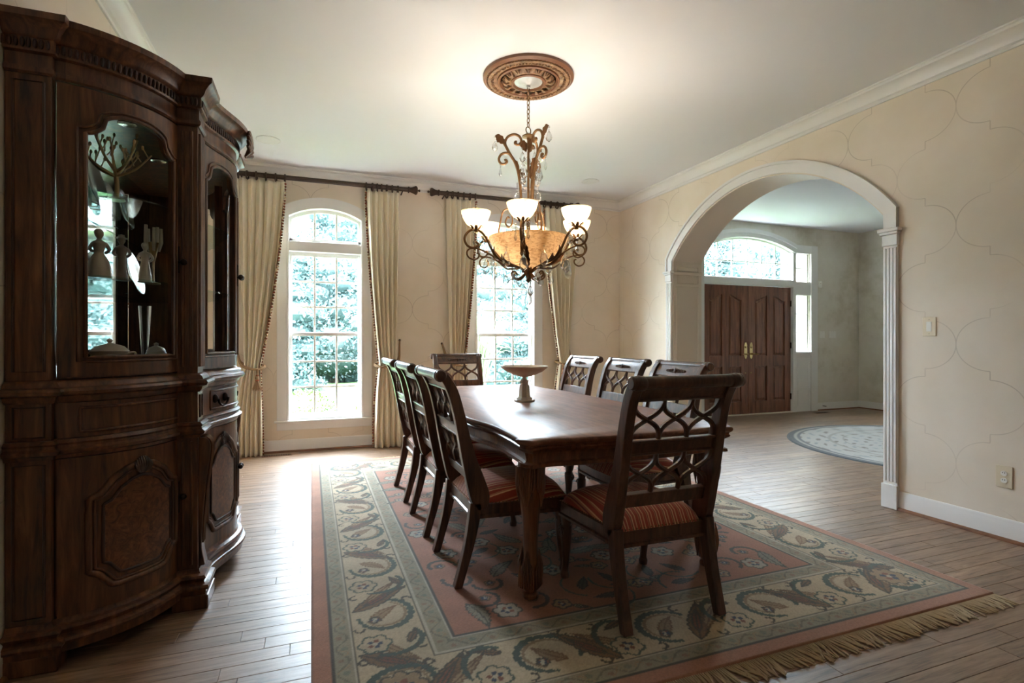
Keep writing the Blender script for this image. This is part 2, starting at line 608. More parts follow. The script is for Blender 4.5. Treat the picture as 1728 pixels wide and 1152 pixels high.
def stripe_mat():
    m, nt, N, L, B = newmat('striped_upholstery')
    tc = N.new('ShaderNodeTexCoord')
    sp = N.new('ShaderNodeSeparateXYZ')
    L.new(tc.outputs['Object'], sp.inputs[0])
    fr = math_(N, L, 'FRACT', math_(N, L, 'MULTIPLY', math_(N, L, 'ADD', sp.outputs['X'], 1.0), 24.0))
    rust, tan, cream, wine = S(172, 66, 42), S(196, 128, 92), S(232, 190, 146), S(128, 44, 40)
    r = ramp(N, [(0.0, rust), (0.34, tan), (0.42, wine), (0.50, tan), (0.58, cream), (0.66, rust), (0.86, tan), (0.93, cream)], 'CONSTANT')
    L.new(fr, r.inputs['Fac'])
    L.new(r.outputs['Color'], B.inputs['Base Color'])
    B.inputs['Roughness'].default_value = 0.55
    B.inputs['Sheen Weight'].default_value = 0.3
    return m
M['stripe'] = stripe_mat()

def attr_mat(name, rough=0.9, sheen=0.2):
    m, nt, N, L, B = newmat(name)
    at = N.new('ShaderNodeAttribute')
    at.attribute_name = 'col'
    tc = N.new('ShaderNodeTexCoord')
    nz = N.new('ShaderNodeTexNoise')
    nz.inputs['Scale'].default_value = 220
    nz.inputs['Detail'].default_value = 3
    L.new(tc.outputs['Object'], nz.inputs['Vector'])
    L.new(at.outputs['Color'], B.inputs['Base Color'])
    B.inputs['Roughness'].default_value = rough
    B.inputs['Sheen Weight'].default_value = sheen
    B.inputs['Sheen Roughness'].default_value = 0.5
    bp = N.new('ShaderNodeBump')
    bp.inputs['Strength'].default_value = 0.35
    bp.inputs['Distance'].default_value = 0.004
    L.new(nz.outputs['Fac'], bp.inputs['Height'])
    L.new(bp.outputs['Normal'], B.inputs['Normal'])
    return m
M['rug'] = attr_mat('woven_rug')

def trim_mat():
    m, nt, N, L, B = newmat('tassel_trim')
    geo = N.new('ShaderNodeNewGeometry')
    wn = N.new('ShaderNodeTexNoise')
    wn.inputs['Scale'].default_value = 34
    L.new(geo.outputs['Position'], wn.inputs['Vector'])
    r = ramp(N, [(0.0, S(88, 62, 40)), (0.44, S(140, 66, 40)), (0.53, S(96, 78, 48)), (0.6, S(206, 180, 140))], 'CONSTANT')
    L.new(wn.outputs['Fac'], r.inputs['Fac'])
    L.new(r.outputs['Color'], B.inputs['Base Color'])
    B.inputs['Roughness'].default_value = 0.9
    return m
M['trim'] = trim_mat()

def medallion_mat():
    m, nt, N, L, B = newmat('carved_gilt_medallion')
    tc = N.new('ShaderNodeTexCoord')
    vz = N.new('ShaderNodeTexVoronoi')
    vz.inputs['Scale'].default_value = 38
    L.new(tc.outputs['Object'], vz.inputs['Vector'])
    r = ramp(N, [(0.0, S(200, 172, 134)), (0.35, S(156, 118, 84)), (0.8, S(84, 54, 36))])
    wear = N.new('ShaderNodeTexNoise')
    wear.inputs['Scale'].default_value = 26
    wear.inputs['Detail'].default_value = 4
    L.new(tc.outputs['Object'], wear.inputs['Vector'])
    L.new(wear.outputs['Fac'], r.inputs['Fac'])
    L.new(r.outputs['Color'], B.inputs['Base Color'])
    B.inputs['Roughness'].default_value = 0.5
    bp = N.new('ShaderNodeBump')
    bp.inputs['Strength'].default_value = 0.8
    bp.inputs['Distance'].default_value = 0.006
    bp.invert = True
    L.new(vz.outputs['Distance'], bp.inputs['Height'])
    L.new(bp.outputs['Normal'], B.inputs['Normal'])
    return m
M['medallion'] = medallion_mat()
M['medallion_rim'] = plain('medallion_rim', S(128, 86, 60), rough=0.45, noise=0.15, nscale=12)
# ================================================================== THE SETTING
XL, XR, YB, YF = -1.03, 3.90, 6.22, -1.70       # left wall, right wall, window wall, wall behind the camera
ZC, ZH = 3.05, 3.10                              # dining ceiling, hall ceiling
XA = 4.30                                        # hall side of the arch wall
YD, XH = 6.70, 9.11                              # front-door wall, hall side wall

def struct(o, label, cat):
    return tag(o, label, cat, kind='structure')

def wall_holes(mb, axis, p0, p1, u0, u1, z0, z1, bands, N=28):
    def P(u, p, z):
        return (u, p, z) if axis == 'y' else (p, u, z)
    def quad(a, b, c, d):
        mb.add([a, b, c, d], [(0, 1, 2, 3)])
    def slab(ua, ub, za, zb, za2=None, zb2=None):
        za2 = za if za2 is None else za2
        zb2 = zb if zb2 is None else zb2
        for p in (p0, p1):
            quad(P(ua, p, za), P(ub, p, za2), P(ub, p, zb2), P(ua, p, zb))
    cur = u0
    for ua, ub, holes in sorted(bands, key=lambda b: b[0]):
        slab(cur, ua, z0, z1)
        cur = ub
        for i in range(N):
            a, b = ua + (ub - ua) * i / N, ua + (ub - ua) * (i + 1) / N
            za, zb_ = z0, z0
            for hb, ht in holes:
                ta = ht(a) if callable(ht) else ht
                tb = ht(b) if callable(ht) else ht
                if hb > z0:
                    slab(a, b, za, hb, zb_, hb)
                    quad(P(a, p0, hb), P(b, p0, hb), P(b, p1, hb), P(a, p1, hb))
                quad(P(a, p0, ta), P(b, p0, tb), P(b, p1, tb), P(a, p1, ta))
                za, zb_ = ta, tb
                if i == 0:
                    quad(P(a, p0, hb), P(a, p1, hb), P(a, p1, ta), P(a, p0, ta))
                if i == N - 1:
                    quad(P(b, p0, hb), P(b, p1, hb), P(b, p1, tb), P(b, p0, tb))
            slab(a, b, za, z1, zb_, z1)
    slab(cur, u1, z0, z1)
    return mb

def arc(uc, zc, R):
    return lambda u: zc + math.sqrt(max(0.0, R * R - (u - uc) ** 2))

W1, W2 = 0.152, 2.255                 # window centres
WZC, WR = 1.901, 0.706                # arch of the glass
win_hole = lambda c: (c - 0.40, c + 0.40, [(0.33, arc(c, WZC, WR + 0.055))])
struct(wall_holes(MB(), 'y', YB, YB + 0.22, XL - 0.25, XR + 0.05, -0.1, 3.2, [win_hole(W1), win_hole(W2)]).build('wall_back', M['wall'], smooth=0, recalc=False),
       'tan window wall with faint ogee lattice lines behind the curtains', 'wall')
AY0, AY1, AYC, AZC, AR = 2.67, 5.10, 3.885, 1.175, 1.535
struct(wall_holes(MB(), 'x', XR, XA, YF - 0.2, YB + 0.22, -0.1, 3.2, [(AY0, AY1, [(-0.1, arc(AYC, AZC, AR))])], 48).build('wall_right', M['wall'], smooth=0, recalc=False),
       'tan wall with faint ogee lattice lines around the arched opening', 'wall')
struct(MB().box(XL - 0.2, XL, YF - 0.2, YB + 0.22, -0.1, 3.2).build('wall_left', M['wall'], smooth=0), 'tan wall behind the china cabinet', 'wall')
struct(MB().box(XL - 0.2, XH + 0.2, YF - 0.2, YF, -0.1, 3.2).build('wall_front', M['wall'], smooth=0), 'tan wall facing the windows across the room', 'wall')
struct(MB().box(XL - 0.25, XA - 0.1, YF - 0.2, YB + 0.3, ZC, ZC + 0.2).build('ceiling', M['ceiling'], smooth=0), 'flat white dining room ceiling', 'ceiling')
struct(MB().box(XA - 0.1, XH + 0.25, YF - 0.2, YD + 0.3, ZH, ZH + 0.2).build('ceiling_hall', M['ceiling'], smooth=0), 'white entrance hall ceiling beyond the arch', 'ceiling')
struct(MB().box(XH, XH + 0.2, YF - 0.2, YD + 0.3, -0.1, 3.2).build('wall_hall_side', M['hall_wall'], smooth=0), 'mottled cream hall side wall beyond the arch', 'wall')
# front-door wall of the hall
DC = 6.61
TRZ = arc(DC, 2.83 - 2.44, 2.44)      # transom glass arch
TRO = arc(DC, 2.83 - 2.44, 2.44 + 0.05)
struct(wall_holes(MB(), 'y', YD, YD + 0.24, XR + 0.2, XH + 0.2, -0.1, 3.2,
       [(DC - 0.93, DC + 0.93, [(-0.1, TRO)]),
        (7.60, 7.925, [(1.0, 1.975), (2.17, 2.67)]), (2 * DC - 7.925, 2 * DC - 7.60, [(1.0, 1.975), (2.17, 2.67)])]).build('wall_hall_back', M['hall_wall'], smooth=0, recalc=False),
       'mottled cream hall wall around the double front doors', 'wall')
struct(MB().box(XR - 0.05, XA + 0.2, YB + 0.1, YD + 0.24, -0.1, 3.2).build('wall_corner', M['hall_wall'], smooth=0), 'cream return wall between the window wall and the front doors', 'wall')

# ---- floor: slab and oak planks
floor = struct(MB().box(XL - 0.2, XH + 0.2, YF - 0.2, YD + 0.2, -0.12, -0.012).build('floor', M['subfloor'], smooth=0), 'oak strip floor running through dining room and hall', 'floor')
PW = 0.083
planks = []
y = YF
r_ = random.Random(3)
while y < YD:
    x = XL - r_.uniform(0.0, 1.0)
    while x < XH:
        l = r_.choice((0.55, 0.8, 1.05, 1.3, 1.6))
        x0, x1 = max(x, XL), min(x + l, XH)
        if x1 - x0 > 0.05:
            planks.append((x0, x1, y, min(y + PW, YD), r_.random()))
        x += l
    y += PW
def project(x, yy, z=0.0):
    f = x * math.sin(YAW) + yy * math.cos(YAW)
    r = x * math.cos(YAW) - yy * math.sin(YAW)
    return (864 + FPX * r / f, HORIZON - FPX * (z - CAM_H) / f, f) if f > 0.3 else None
def visible_size(p):
    x0, x1, y0, y1, _ = p
    q = [project(a, b) for a in (x0, x1) for b in (y0, y1)]
    if any(k is None for k in q):
        return 0
    cx, cy = (x0 + x1) / 2, (y0 + y1) / 2
    if 0.02 < x0 and x1 < 3.0 and 1.56 < cy < 5.48:
        return 0                                   # under the rug
    us, vs = [k[0] for k in q], [k[1] for k in q]
    w = min(max(us), 1728) - max(min(us), 0)
    h = min(max(vs), 1152) - max(min(vs), 0)
    if w <= 0 or h <= 0:
        return 0
    if cx > 3.9 and not (1180 < sum(us) / 4 < 1500):
        return 0
    return w * h
order = sorted(range(len(planks)), key=lambda i: -visible_size(planks[i]))
def plank_shape(x0, x1, y0, y1):
    e, g = 0.0014, 0.0005
    x0, x1, y0, y1 = x0 + g, x1 - g, y0 + g, y1 - g
    vs = [(x0, y0, -0.013), (x1, y0, -0.013), (x1, y1, -0.013), (x0, y1, -0.013),
          (x0, y0, -0.0012), (x1, y0, -0.0012), (x1, y1, -0.0012), (x0, y1, -0.0012),
          (x0 + e, y0 + e, 0), (x1 - e, y0 + e, 0), (x1 - e, y1 - e, 0), (x0 + e, y1 - e, 0)]
    fs = [(8, 9, 10, 11)] + [(a + k, a + (k + 1) % 4, b + (k + 1) % 4, b + k) for a, b in ((0, 4), (4, 8)) for k in range(4)]
    return vs, fs
def plank_obj(name, lst):
    mb = MB()
    rn = []
    for p in lst:
        vs, fs = plank_shape(*p[:4])
        mb.add(vs, fs)
        rn += [p[4]] * len(fs)
    me = mb.mesh(name, 0, recalc=False)
    at = me.attributes.new('rnd', 'FLOAT', 'FACE')
    at.data.foreach_set('value', rn)
    return obj(name, me, M['plank'], floor)
for i in order[:290]:
    plank_obj('plank', [planks[i]])
rest = plank_obj('planks_beyond', [planks[i] for i in order[290:]])
rest['kind'] = 'stuff'

# ---- crown, baseboards, shoe
crown = [(0, 2.93), (0.012, 2.93), (0.014, 2.948), (0.03, 2.955), (0.036, 2.972), (0.055, 3.0), (0.078, 3.016), (0.088, 3.02), (0.09, 3.036), (0.1, 3.04), (0.1, 3.052), (0, 3.052)]
struct(MB().sweep([(XL, YF), (XL, YB), (XR, YB), (XR, YF)], crown).build('trim_1', M['white'], smooth=30), 'white stepped crown moulding around the dining ceiling', 'crown moulding')
base_prof = [(0, 0), (0.014, 0), (0.014, 0.105), (0.010, 0.112), (0.010, 0.12), (0.004, 0.132), (0, 0.132)]
shoe_prof = [(0.013, 0), (0.03, 0), (0.028, 0.01), (0.022, 0.017), (0.013, 0.02)]
def baseboard(name, path, label):
    o = struct(MB().sweep(path, base_prof).build(name, M['white'], smooth=30), label, 'baseboard')
    MB().sweep(path, shoe_prof).build('shoe_moulding', M['shoe_wood'], o, smooth=40, label='stained wood shoe moulding')
baseboard('baseboard_back', [(XL, YB), (XR, YB)], 'white baseboard under the windows')
baseboard('baseboard_right', [(XR, AY0 - 0.1), (XR, YF)], 'white baseboard under the wall outlet beside the arch')
baseboard('baseboard_corner', [(XR, YB), (XR, AY1 + 0.1)], 'short white baseboard between the window wall and the arch')
baseboard('baseboard_left', [(XL, YF), (XL, YB)], 'white baseboard behind the china cabinet')
baseboard('baseboard_hall', [(8.09, YD), (XH, YD), (XH, YF)], 'white baseboard along the hall walls beside the front doors')

# ---- arch casing with fluted pilasters
arch = struct(thing('trim_2', '', 'arch casing', (XR, AYC, 0)), 'white arched casing with fluted pilasters around the wide opening', 'arch casing')
hw, cw = (AY1 - AY0) / 2, 0.10
for s in (-1, 1):
    a, b = sorted((s * hw, s * (hw + cw)))
    MB().box(-0.034, 0.0, a - 0.006, b + 0.006, 0, 0.17).build('plinth_block', M['white'], arch, bevel=0.003)
    m = MB().box(-0.016, 0, a, b, 0.17, 1.88)
    for k in range(4):
        yk = a + 0.014 + k * (cw - 0.028) / 3
        m.box(-0.026, -0.014, yk - 0.009, yk + 0.009, 0.19, 1.86)
    m.build('fluted_pilaster', M['white'], arch, bevel=0.003)
    m = MB().box(-0.03, 0, a - 0.004, b + 0.004, 1.876, 1.955).box(-0.042, 0, a - 0.014, b + 0.014, 1.955, 1.975).box(-0.052, 0, a - 0.024, b + 0.024, 1.975, 1.998)
    m.build('capital', M['white'], arch, bevel=0.004)
def arch_band(mb, r0, r1, x0, x1, h0, h1, N=48):
    """band between two arcs, closed ends, with vertical legs down to z=1.99"""
    def P(r, h, i):
        t = -1 + 2 * i / N
        yv = t * h
        return yv, AZC + math.sqrt(r * r - yv * yv)
    pi = [(-h0, 1.99)] + [P(r0, h0, i) for i in range(N + 1)] + [(h0, 1.99)]
    po = [(-h1, 1.99)] + [P(r1, h1, i) for i in range(N + 1)] + [(h1, 1.99)]
    n = len(pi)
    vs = []
    for x in (x0, x1):
        vs += [(x, *p) for p in pi] + [(x, *p) for p in po]
    fs = []
    for i in range(n - 1):
        fs += [(i, i + 1, n + i + 1, n + i), (2 * n + i, 3 * n + i, 3 * n + i + 1, 2 * n + i + 1),
               (i, 2 * n + i, 2 * n + i + 1, i + 1), (n + i, n + i + 1, 3 * n + i + 1, 3 * n + i)]
    return mb.add(vs, fs)
m = arch_band(MB(), AR, AR + 0.1, -0.018, 0.0, hw, hw + cw)
arch_band(m, AR + 0.078, AR + 0.1, -0.034, -0.012, hw + 0.078, hw + cw)
m.build('arch_moulding', M['white'], arch, smooth=30)
# jamb lining
T = XA - XR
lin = MB()
arch_band(lin, AR - 0.012, AR + 0.004, 0.0, T, hw - 0.012, hw + 0.004)
for s in (-1, 1):
    a, b = sorted((s * (hw - 0.012), s * (hw + 0.004)))
    lin.box(0, T, a, b, 0, 2.0)
lin.build('jamb_lining', M['cream_panel'], arch, smooth=30)
for s in (-1, 1):
    yv = s * (hw - 0.013)
    for z0, z1 in ((0.2, 1.82), (1.86, 2.05)):
        MB().tube([(0.05, yv, z0), (T - 0.05, yv, z0), (T - 0.05, yv, z1), (0.05, yv, z1)], 0.008, 6, closed=True).build('panel_moulding', M['cream_panel'], arch)
    a, b = sorted((s * (hw - 0.012), s * (hw - 0.034)))
    MB().box(0, T, a, b, 1.955, 1.99).build('impost_moulding', M['cream_panel'], arch, bevel=0.006)

# ---- windows
def pane_mesh(poly):
    return poly
def make_window(name, cx, label):
    w = struct(thing(name, '', 'window', (cx, YB, 0)), label, 'window')
    ro = WR + 0.055
    # casing boards
    zs = WZC + math.sqrt((WR + 0.153) ** 2 - 0.495 ** 2)
    for s in (-1, 1):
        a, b = sorted((s * 0.385, s * 0.495))
        MB().box(a, b, -0.019, 0, 0.335, zs - 0.004).build('side_casing', M['white'], w, bevel=0.003)
        a, b = sorted((s * 0.375, s * 0.40))
        MB().box(a, b, -0.03, 0.09, 0.335, WZC + math.sqrt(ro ** 2 - 0.4 ** 2)).build('jamb', M['white'], w, bevel=0.002)
    N = 24
    def band(r0, r1, h0, h1, y0, y1, name, mat, zlo=None):
        m = MB()
        pi = [(-h0 + 2 * h0 * i / N, 0) for i in range(N + 1)]
        pi = [(u, WZC + math.sqrt(r0 * r0 - u * u)) for u, _ in pi]
        po = [(-h1 + 2 * h1 * i / N, 0) for i in range(N + 1)]
        po = [(u, WZC + math.sqrt(r1 * r1 - u * u)) for u, _ in po]
        n = N + 1
        vs = [(u, y0, z) for u, z in pi] + [(u, y0, z) for u, z in po] + [(u, y1, z) for u, z in pi] + [(u, y1, z) for u, z in po]
        fs = []
        for i in range(N):
            fs += [(i, i + 1, n + i + 1, n + i), (2 * n + i, 3 * n + i, 3 * n + i + 1, 2 * n + i + 1), (i, 2 * n + i, 2 * n + i + 1, i + 1), (n + i, n + i + 1, 3 * n + i + 1, 3 * n + i)]
        fs += [(0, n, 3 * n, 2 * n), (N, 2 * n + N, 3 * n + N, n + N)]
        return m.add(vs, fs).build(name, mat, w, smooth=30)
    band(WR + 0.04, WR + 0.153, 0.392, 0.4955, -0.023, 0.0, 'arch_casing', M['white'])
    band(WR + 0.035, WR + 0.055, 0.385, 0.40, -0.032, 0.09, 'arch_bead', M['white'])
    MB().box(-0.52, 0.52, -0.05, 0.08, 0.318, 0.338).build('window_sill', M['white'], w, bevel=0.004)
    MB().box(-0.495, 0.495, -0.02, 0, 0.235, 0.318).build('sill_apron', M['white'], w, bevel=0.003)
    MB().box(-0.385, 0.385, -0.012, 0.09, 2.165, 2.272).build('transom_bar', M['white'], w, bevel=0.004)
    # sashes: (name, z0, z1, glass z0, glass z1, y)
    for nm, z0, z1, g0, g1, yy in (('lower_sash', 0.338, 1.285, 0.407, 1.247, 0.035), ('upper_sash', 1.25, 2.165, 1.29, 2.122, 0.065)):
        s_ = MB().box(-0.385, -0.345, yy, yy + 0.03, z0, z1).box(0.345, 0.385, yy, yy + 0.03, z0, z1)
        s_.box(-0.345, 0.345, yy, yy + 0.03, z0, g0).box(-0.345, 0.345, yy, yy + 0.03, g1, z1)
        so = s_.build(nm, M['sash'], w, bevel=0.003)
        h3 = (g1 - g0) / 3
        for k in (1, 2):
            xm = -0.345 + 0.23 * k
            MB().box(xm - 0.010, xm + 0.010, yy + 0.002, yy + 0.028, g0, g1).build('muntin', M['sash'], so, bevel=0.003)
            zm = g0 + h3 * k
            MB().box(-0.345, 0.345, yy + 0.004, yy + 0.026, zm - 0.010, zm + 0.010).build('muntin', M['sash'], so, bevel=0.003)
        pm = MB().box(-0.115, 0.115, -0.002, 0.002, -h3 / 2, h3 / 2).mesh('pane', 0)
        pm.materials.append(M['glass'])
        for i in range(3):
            for k in range(3):
                p = obj('pane', pm, None, so)
                p.location = (-0.23 + 0.23 * i, yy + 0.015, g0 + h3 * (k + 0.5))
    # arched transom sash
    s_ = MB().box(-0.385, 0.385, 0.05, 0.08, 2.272, 2.312)
    for s in (-1, 1):
        a, b = sorted((s * 0.345, s * 0.385))
        s_.box(a, b, 0.05, 0.08, 2.27, WZC + math.sqrt((WR + 0.02) ** 2 - 0.36 ** 2))
    so = s_.build('transom_sash', M['sash'], w, bevel=0.003)
    b = band(WR, WR + 0.04, 0.345, 0.385, 0.05, 0.08, 'sash_arch', M['sash'])
    b.parent = so
    for k in (1, 2):
        xm = -0.345 + 0.23 * k
        MB().box(xm - 0.010, xm + 0.010, 0.052, 0.078, 2.30, WZC + math.sqrt(WR ** 2 - xm ** 2) + 0.004).build('muntin', M['sash'], so, bevel=0.003)
    for k in range(3):
        a, b_ = -0.345 + 0.23 * k, -0.345 + 0.23 * (k + 1)
        n = 6
        poly = [(a, 2.305), (b_, 2.305)] + [(b_ + (a - b_) * i / n, WZC + math.sqrt(WR ** 2 - (b_ + (a - b_) * i / n) ** 2)) for i in range(n + 1)]
        MB().prism(poly, 0.063, 0.067, 'y').build('pane', M['glass'], so, smooth=0)
    return w
make_window('window_1', W1, 'white arched window with gridded panes, next to the china cabinet')
make_window('window_2', W2, 'white arched window with gridded panes, behind the chandelier')

# ---- front doors, transom and sidelights
fr = struct(thing('trim_3', '', 'door frame', (DC, YD, 0)), 'white frame of posts and panels around the double front doors', 'door frame')
for s in (-1, 1):
    a, b = sorted((s * 0.915, s * 0.985))
    MB().box(a, b, -0.03, 0.10, 0, 2.66).build('door_post', M['white'], fr, bevel=0.004)
    a, b = sorted((s * 1.325, s * 1.478))
    MB().box(a, b, -0.028, 0.02, 0, 2.80).build('side_casing', M['white'], fr, bevel=0.004)
    a, b = sorted((s * 0.985, s * 1.325))
    MB().box(a, b, -0.012, 0.0, 0, 1.0).build('lower_panel', M['white'], fr, bevel=0.003)
    for z0, z1 in ((0.10, 0.35), (0.40, 0.92)):
        MB().tube([(a + 0.05, -0.012, z0), (b - 0.05, -0.012, z0), (b - 0.05, -0.012, z1), (a + 0.05, -0.012, z1)], 0.007, 6, closed=True).build('panel_moulding', M['white'], fr)
    MB().box(a, b, -0.02, 0.0, 1.96, 2.18).build('sidelight_rail', M['white'], fr, bevel=0.004)
    MB().box(a, b, -0.028, 0.02, 2.66, 2.80).build('head_casing', M['white'], fr, bevel=0.004)
    MB().box(a, b, -0.05, 0.0, 0.97, 1.005).build('sidelight_sill', M['white'], fr, bevel=0.004)
MB().box(-0.93, 0.93, -0.035, 0.10, 2.085, 2.20).build('transom_bar', M['white'], fr, bevel=0.006)
MB().box(-0.93, 0.93, -0.02, 0.10, -0.001, 0.014).build('threshold', M['cream_panel'], fr)
N = 30
m = MB()
RT = 2.44
zc_ = 2.83 - RT
for r0, r1, y0, y1 in ((RT + 0.03, RT + 0.16, -0.028, 0.02), (RT + 0.10, RT + 0.16, -0.045, -0.02)):
    us = [-0.985 + 1.97 * i / N for i in range(N + 1)]
    n = N + 1
    vs = []
    for yv in (y0, y1):
        for r in (r0, r1):
            vs += [(u, yv, zc_ + math.sqrt(r * r - u * u)) for u in us]
    fs = []
    for i in range(N):
        fs += [(i, i + 1, n + i + 1, n + i), (2 * n + i, 3 * n + i, 3 * n + i + 1, 2 * n + i + 1), (i, 2 * n + i, 2 * n + i + 1, i + 1), (n + i, n + i + 1, 3 * n + i + 1, 3 * n + i)]
    fs += [(0, n, 3 * n, 2 * n), (N, 2 * n + N, 3 * n + N, n + N)]
    m.add(vs, fs)
m.build('arch_casing', M['white'], fr, smooth=30)

def grid_light(name, cx, x0, x1, z0, ztop, cols, rows, label, zrows=None):
    """glazed light in the door wall; ztop(u) in local u"""
    w = struct(thing(name, '', 'window', (cx, YD, 0)), label, 'window')
    fwd_ = 0.035
    n = 18
    us = [x0 + (x1 - x0) * i / n for i in range(n + 1)]
    m = MB()
    m.box(x0 - 0.03, x0, 0.03, 0.08, z0 - 0.03, ztop(x0) + 0.02).box(x1, x1 + 0.03, 0.03, 0.08, z0 - 0.03, ztop(x1) + 0.02).box(x0, x1, 0.03, 0.08, z0 - 0.03, z0)
    vs, fs = [], []
    for yv in (0.03, 0.08):
        for d in (0, 0.03):
            vs += [(u, yv, ztop(u) + d) for u in us]
    k = n + 1
    for i in range(n):
        fs += [(i, i + 1, k + i + 1, k + i), (2 * k + i, 3 * k + i, 3 * k + i + 1, 2 * k + i + 1), (i, 2 * k + i, 2 * k + i + 1, i + 1)]
    m.add(vs, fs)
    m.build('sash', M['sash'], w, smooth=30)
    zr = zrows or [z0 + (ztop((x0 + x1) / 2) - z0) * j / rows for j in range(1, rows)]
    xs = [x0 + (x1 - x0) * i / cols for i in range(cols + 1)]
    for xm in xs[1:-1]:
        MB().box(xm - 0.009, xm + 0.009, 0.04, 0.07, z0, ztop(xm)).build('muntin', M['sash'], w, bevel=0.003)
    for zm in zr:
        MB().box(x0, x1, 0.042, 0.068, zm - 0.009, zm + 0.009).build('muntin', M['sash'], w, bevel=0.003)
    zz = [z0] + zr + [None]
    for i in range(cols):
        for j in range(len(zz) - 1):
            a, b = xs[i], xs[i + 1]
            if zz[j + 1] is not None:
                poly = [(a, zz[j]), (b, zz[j]), (b, zz[j + 1]), (a, zz[j + 1])]
            else:
                q = [b + (a - b) * t / 5 for t in range(6)]
                poly = [(a, zz[j]), (b, zz[j])] + [(u, ztop(u)) for u in q]
            MB().prism(poly, 0.053, 0.057, 'y').build('pane', M['glass'], w, smooth=0)
    return w
grid_light('window_3', DC, -0.90, 0.90, 2.215, lambda u: zc_ + math.sqrt(RT * RT - u * u), 6, 2, 'arched transom of twelve panes over the double front doors', [2.47])
for k, s in enumerate((1, -1)):
    cx = DC + s * 1.153
    side = 'beside the light switches' if s > 0 else 'beside the arch jamb'
    grid_light('window_%d' % (4 + 2 * k), cx, -0.135, 0.135, 1.02, lambda u: 1.955, 1, 3, 'tall three-pane sidelight of the front doors, ' + side)
    grid_light('window_%d' % (5 + 2 * k), cx, -0.135, 0.135, 2.19, lambda u: 2.65, 1, 2, 'small two-pane upper sidelight of the front doors, ' + side)

def door_leaf(name, x0, x1, mirror, label):
    W_ = x1 - x0
    d = struct(thing(name, '', 'door', (x0, YD, 0.014)), label, 'door')
    H = 2.066
    y0, y1 = 0.02, 0.065
    sx = lambda a, b: sorted((W_ - a, W_ - b)) if mirror else (a, b)
    MB().box(0, W_, y0 + 0.016, y1, 0, H).build('slab', M['door_wood'], d)
    fr_ = MB()
    for a, b in ((0, 0.13), (0.385, 0.515), (0.77, W_)):
        a, b = sx(a, b)
        fr_.box(a, b, y0, y0 + 0.02, 0, H)
    for a, b in ((0.13, 0.385), (0.515, 0.77)):
        a, b = sx(a, b)
        for z0, z1 in ((0, 0.20), (0.765, 0.935)):
            fr_.box(a, b, y0, y0 + 0.02, z0, z1)
    def top(a, b, up):
        n = 10
        pts = []
        for i in range(n + 1):
            t = i / n
            zz = 1.83 + 0.085 * (t * t * (3 - 2 * t)) if up else 1.83 + 0.085 * ((1 - t) ** 2 * (3 - 2 * (1 - t)))
            pts.append((a + (b - a) * t, zz))
        return pts
    for q, (a, b) in enumerate(((0.13, 0.385), (0.515, 0.77))):
        a, b = sx(a, b)
        up = (q == 0) != mirror
        tp = top(a, b, up)
        fr_.prism(tp + [(b, H), (a, H)], y0, y0 + 0.02, 'y')
    fr_.build('stiles_and_rails', M['door_wood'], d, smooth=0, bevel=0.002)
    for q, (a, b) in enumerate(((0.13, 0.385), (0.515, 0.77))):
        a, b = sx(a, b)
        up = (q == 0) != mirror
        for kind in (0, 1):
            if kind == 0:
                poly = [(a + 0.008, 0.208), (b - 0.008, 0.208), (b - 0.008, 0.757), (a + 0.008, 0.757)]
            else:
                tp = top(a + 0.008, b - 0.008, up)
                poly = [(a + 0.008, 0.943), (b - 0.008, 0.943)] + [(u, z - 0.01) for u, z in tp[::-1]]
            cxm = sum(p[0] for p in poly) / len(poly)
            n = len(poly)
            zlo, zhi = min(p[1] for p in poly), max(p[1] for p in poly)
            ins = []
            for (u, z) in poly:
                uu = a + 0.045 + (u - a - 0.008) * (b - a - 0.09) / (b - a - 0.016)
                vv = zlo + 0.037 + (z - zlo) * (zhi - zlo - 0.074) / (zhi - zlo)
                ins.append((uu, vv))
            vs = [(u, y0 + 0.018, z) for u, z in poly] + [(u, y0 + 0.004, z) for u, z in ins]
            fs = [tuple(range(n, 2 * n))] + [(i, (i + 1) % n, n + (i + 1) % n, n + i) for i in range(n)]
            MB().add(vs, fs).build('raised_panel', M['door_wood'], d, smooth=0)
    xe = (0.055 if mirror else W_ - 0.055)
    esc = [(xe + 0.034 * math.cos(t), 1.02 + 0.135 * (abs(math.sin(t)) ** 0.6) * (1 if math.sin(t) > 0 else -1)) for t in [2 * PI * k / 24 for k in range(24)]]
    h = MB().prism(esc, y0 - 0.008, y0, 'y').build('escutcheon', M['brass'], d, smooth=0, bevel=0.003, label='polished brass escutcheon')
    dirx = 1 if mirror else -1
    MB().tube([(xe, y0 - 0.005, 0.965), (xe, y0 - 0.05, 0.965), (xe + dirx * 0.05, y0 - 0.055, 0.972), (xe + dirx * 0.105, y0 - 0.05, 0.96)], [0.014, 0.012, 0.010, 0.008], 8).build('lever', M['brass'], h)
    MB().ell((xe, y0 - 0.012, 1.075), (0.016, 0.012, 0.018)).build('thumb_turn', M['brass'], h)
    MB().ell((xe, y0 - 0.002, 0.66), (0.012, 0.006, 0.012)).build('bolt_cover', M['brass'], d)
    hx = W_ if mirror else 0.0
    for zh in (0.25, 1.1, 1.8):
        MB().box(hx - 0.012, hx + 0.012, y0 - 0.014, y0 + 0.002, zh - 0.05, zh + 0.05).build('hinge', M['knob'], d, bevel=0.003)
    return d
door_leaf('door_1', DC - 0.912, DC - 0.002, False, 'mahogany front door leaf hinged next to the arch jamb')
door_leaf('door_2', DC + 0.002, DC + 0.912, True, 'mahogany front door leaf hinged next to the glazed sidelight')
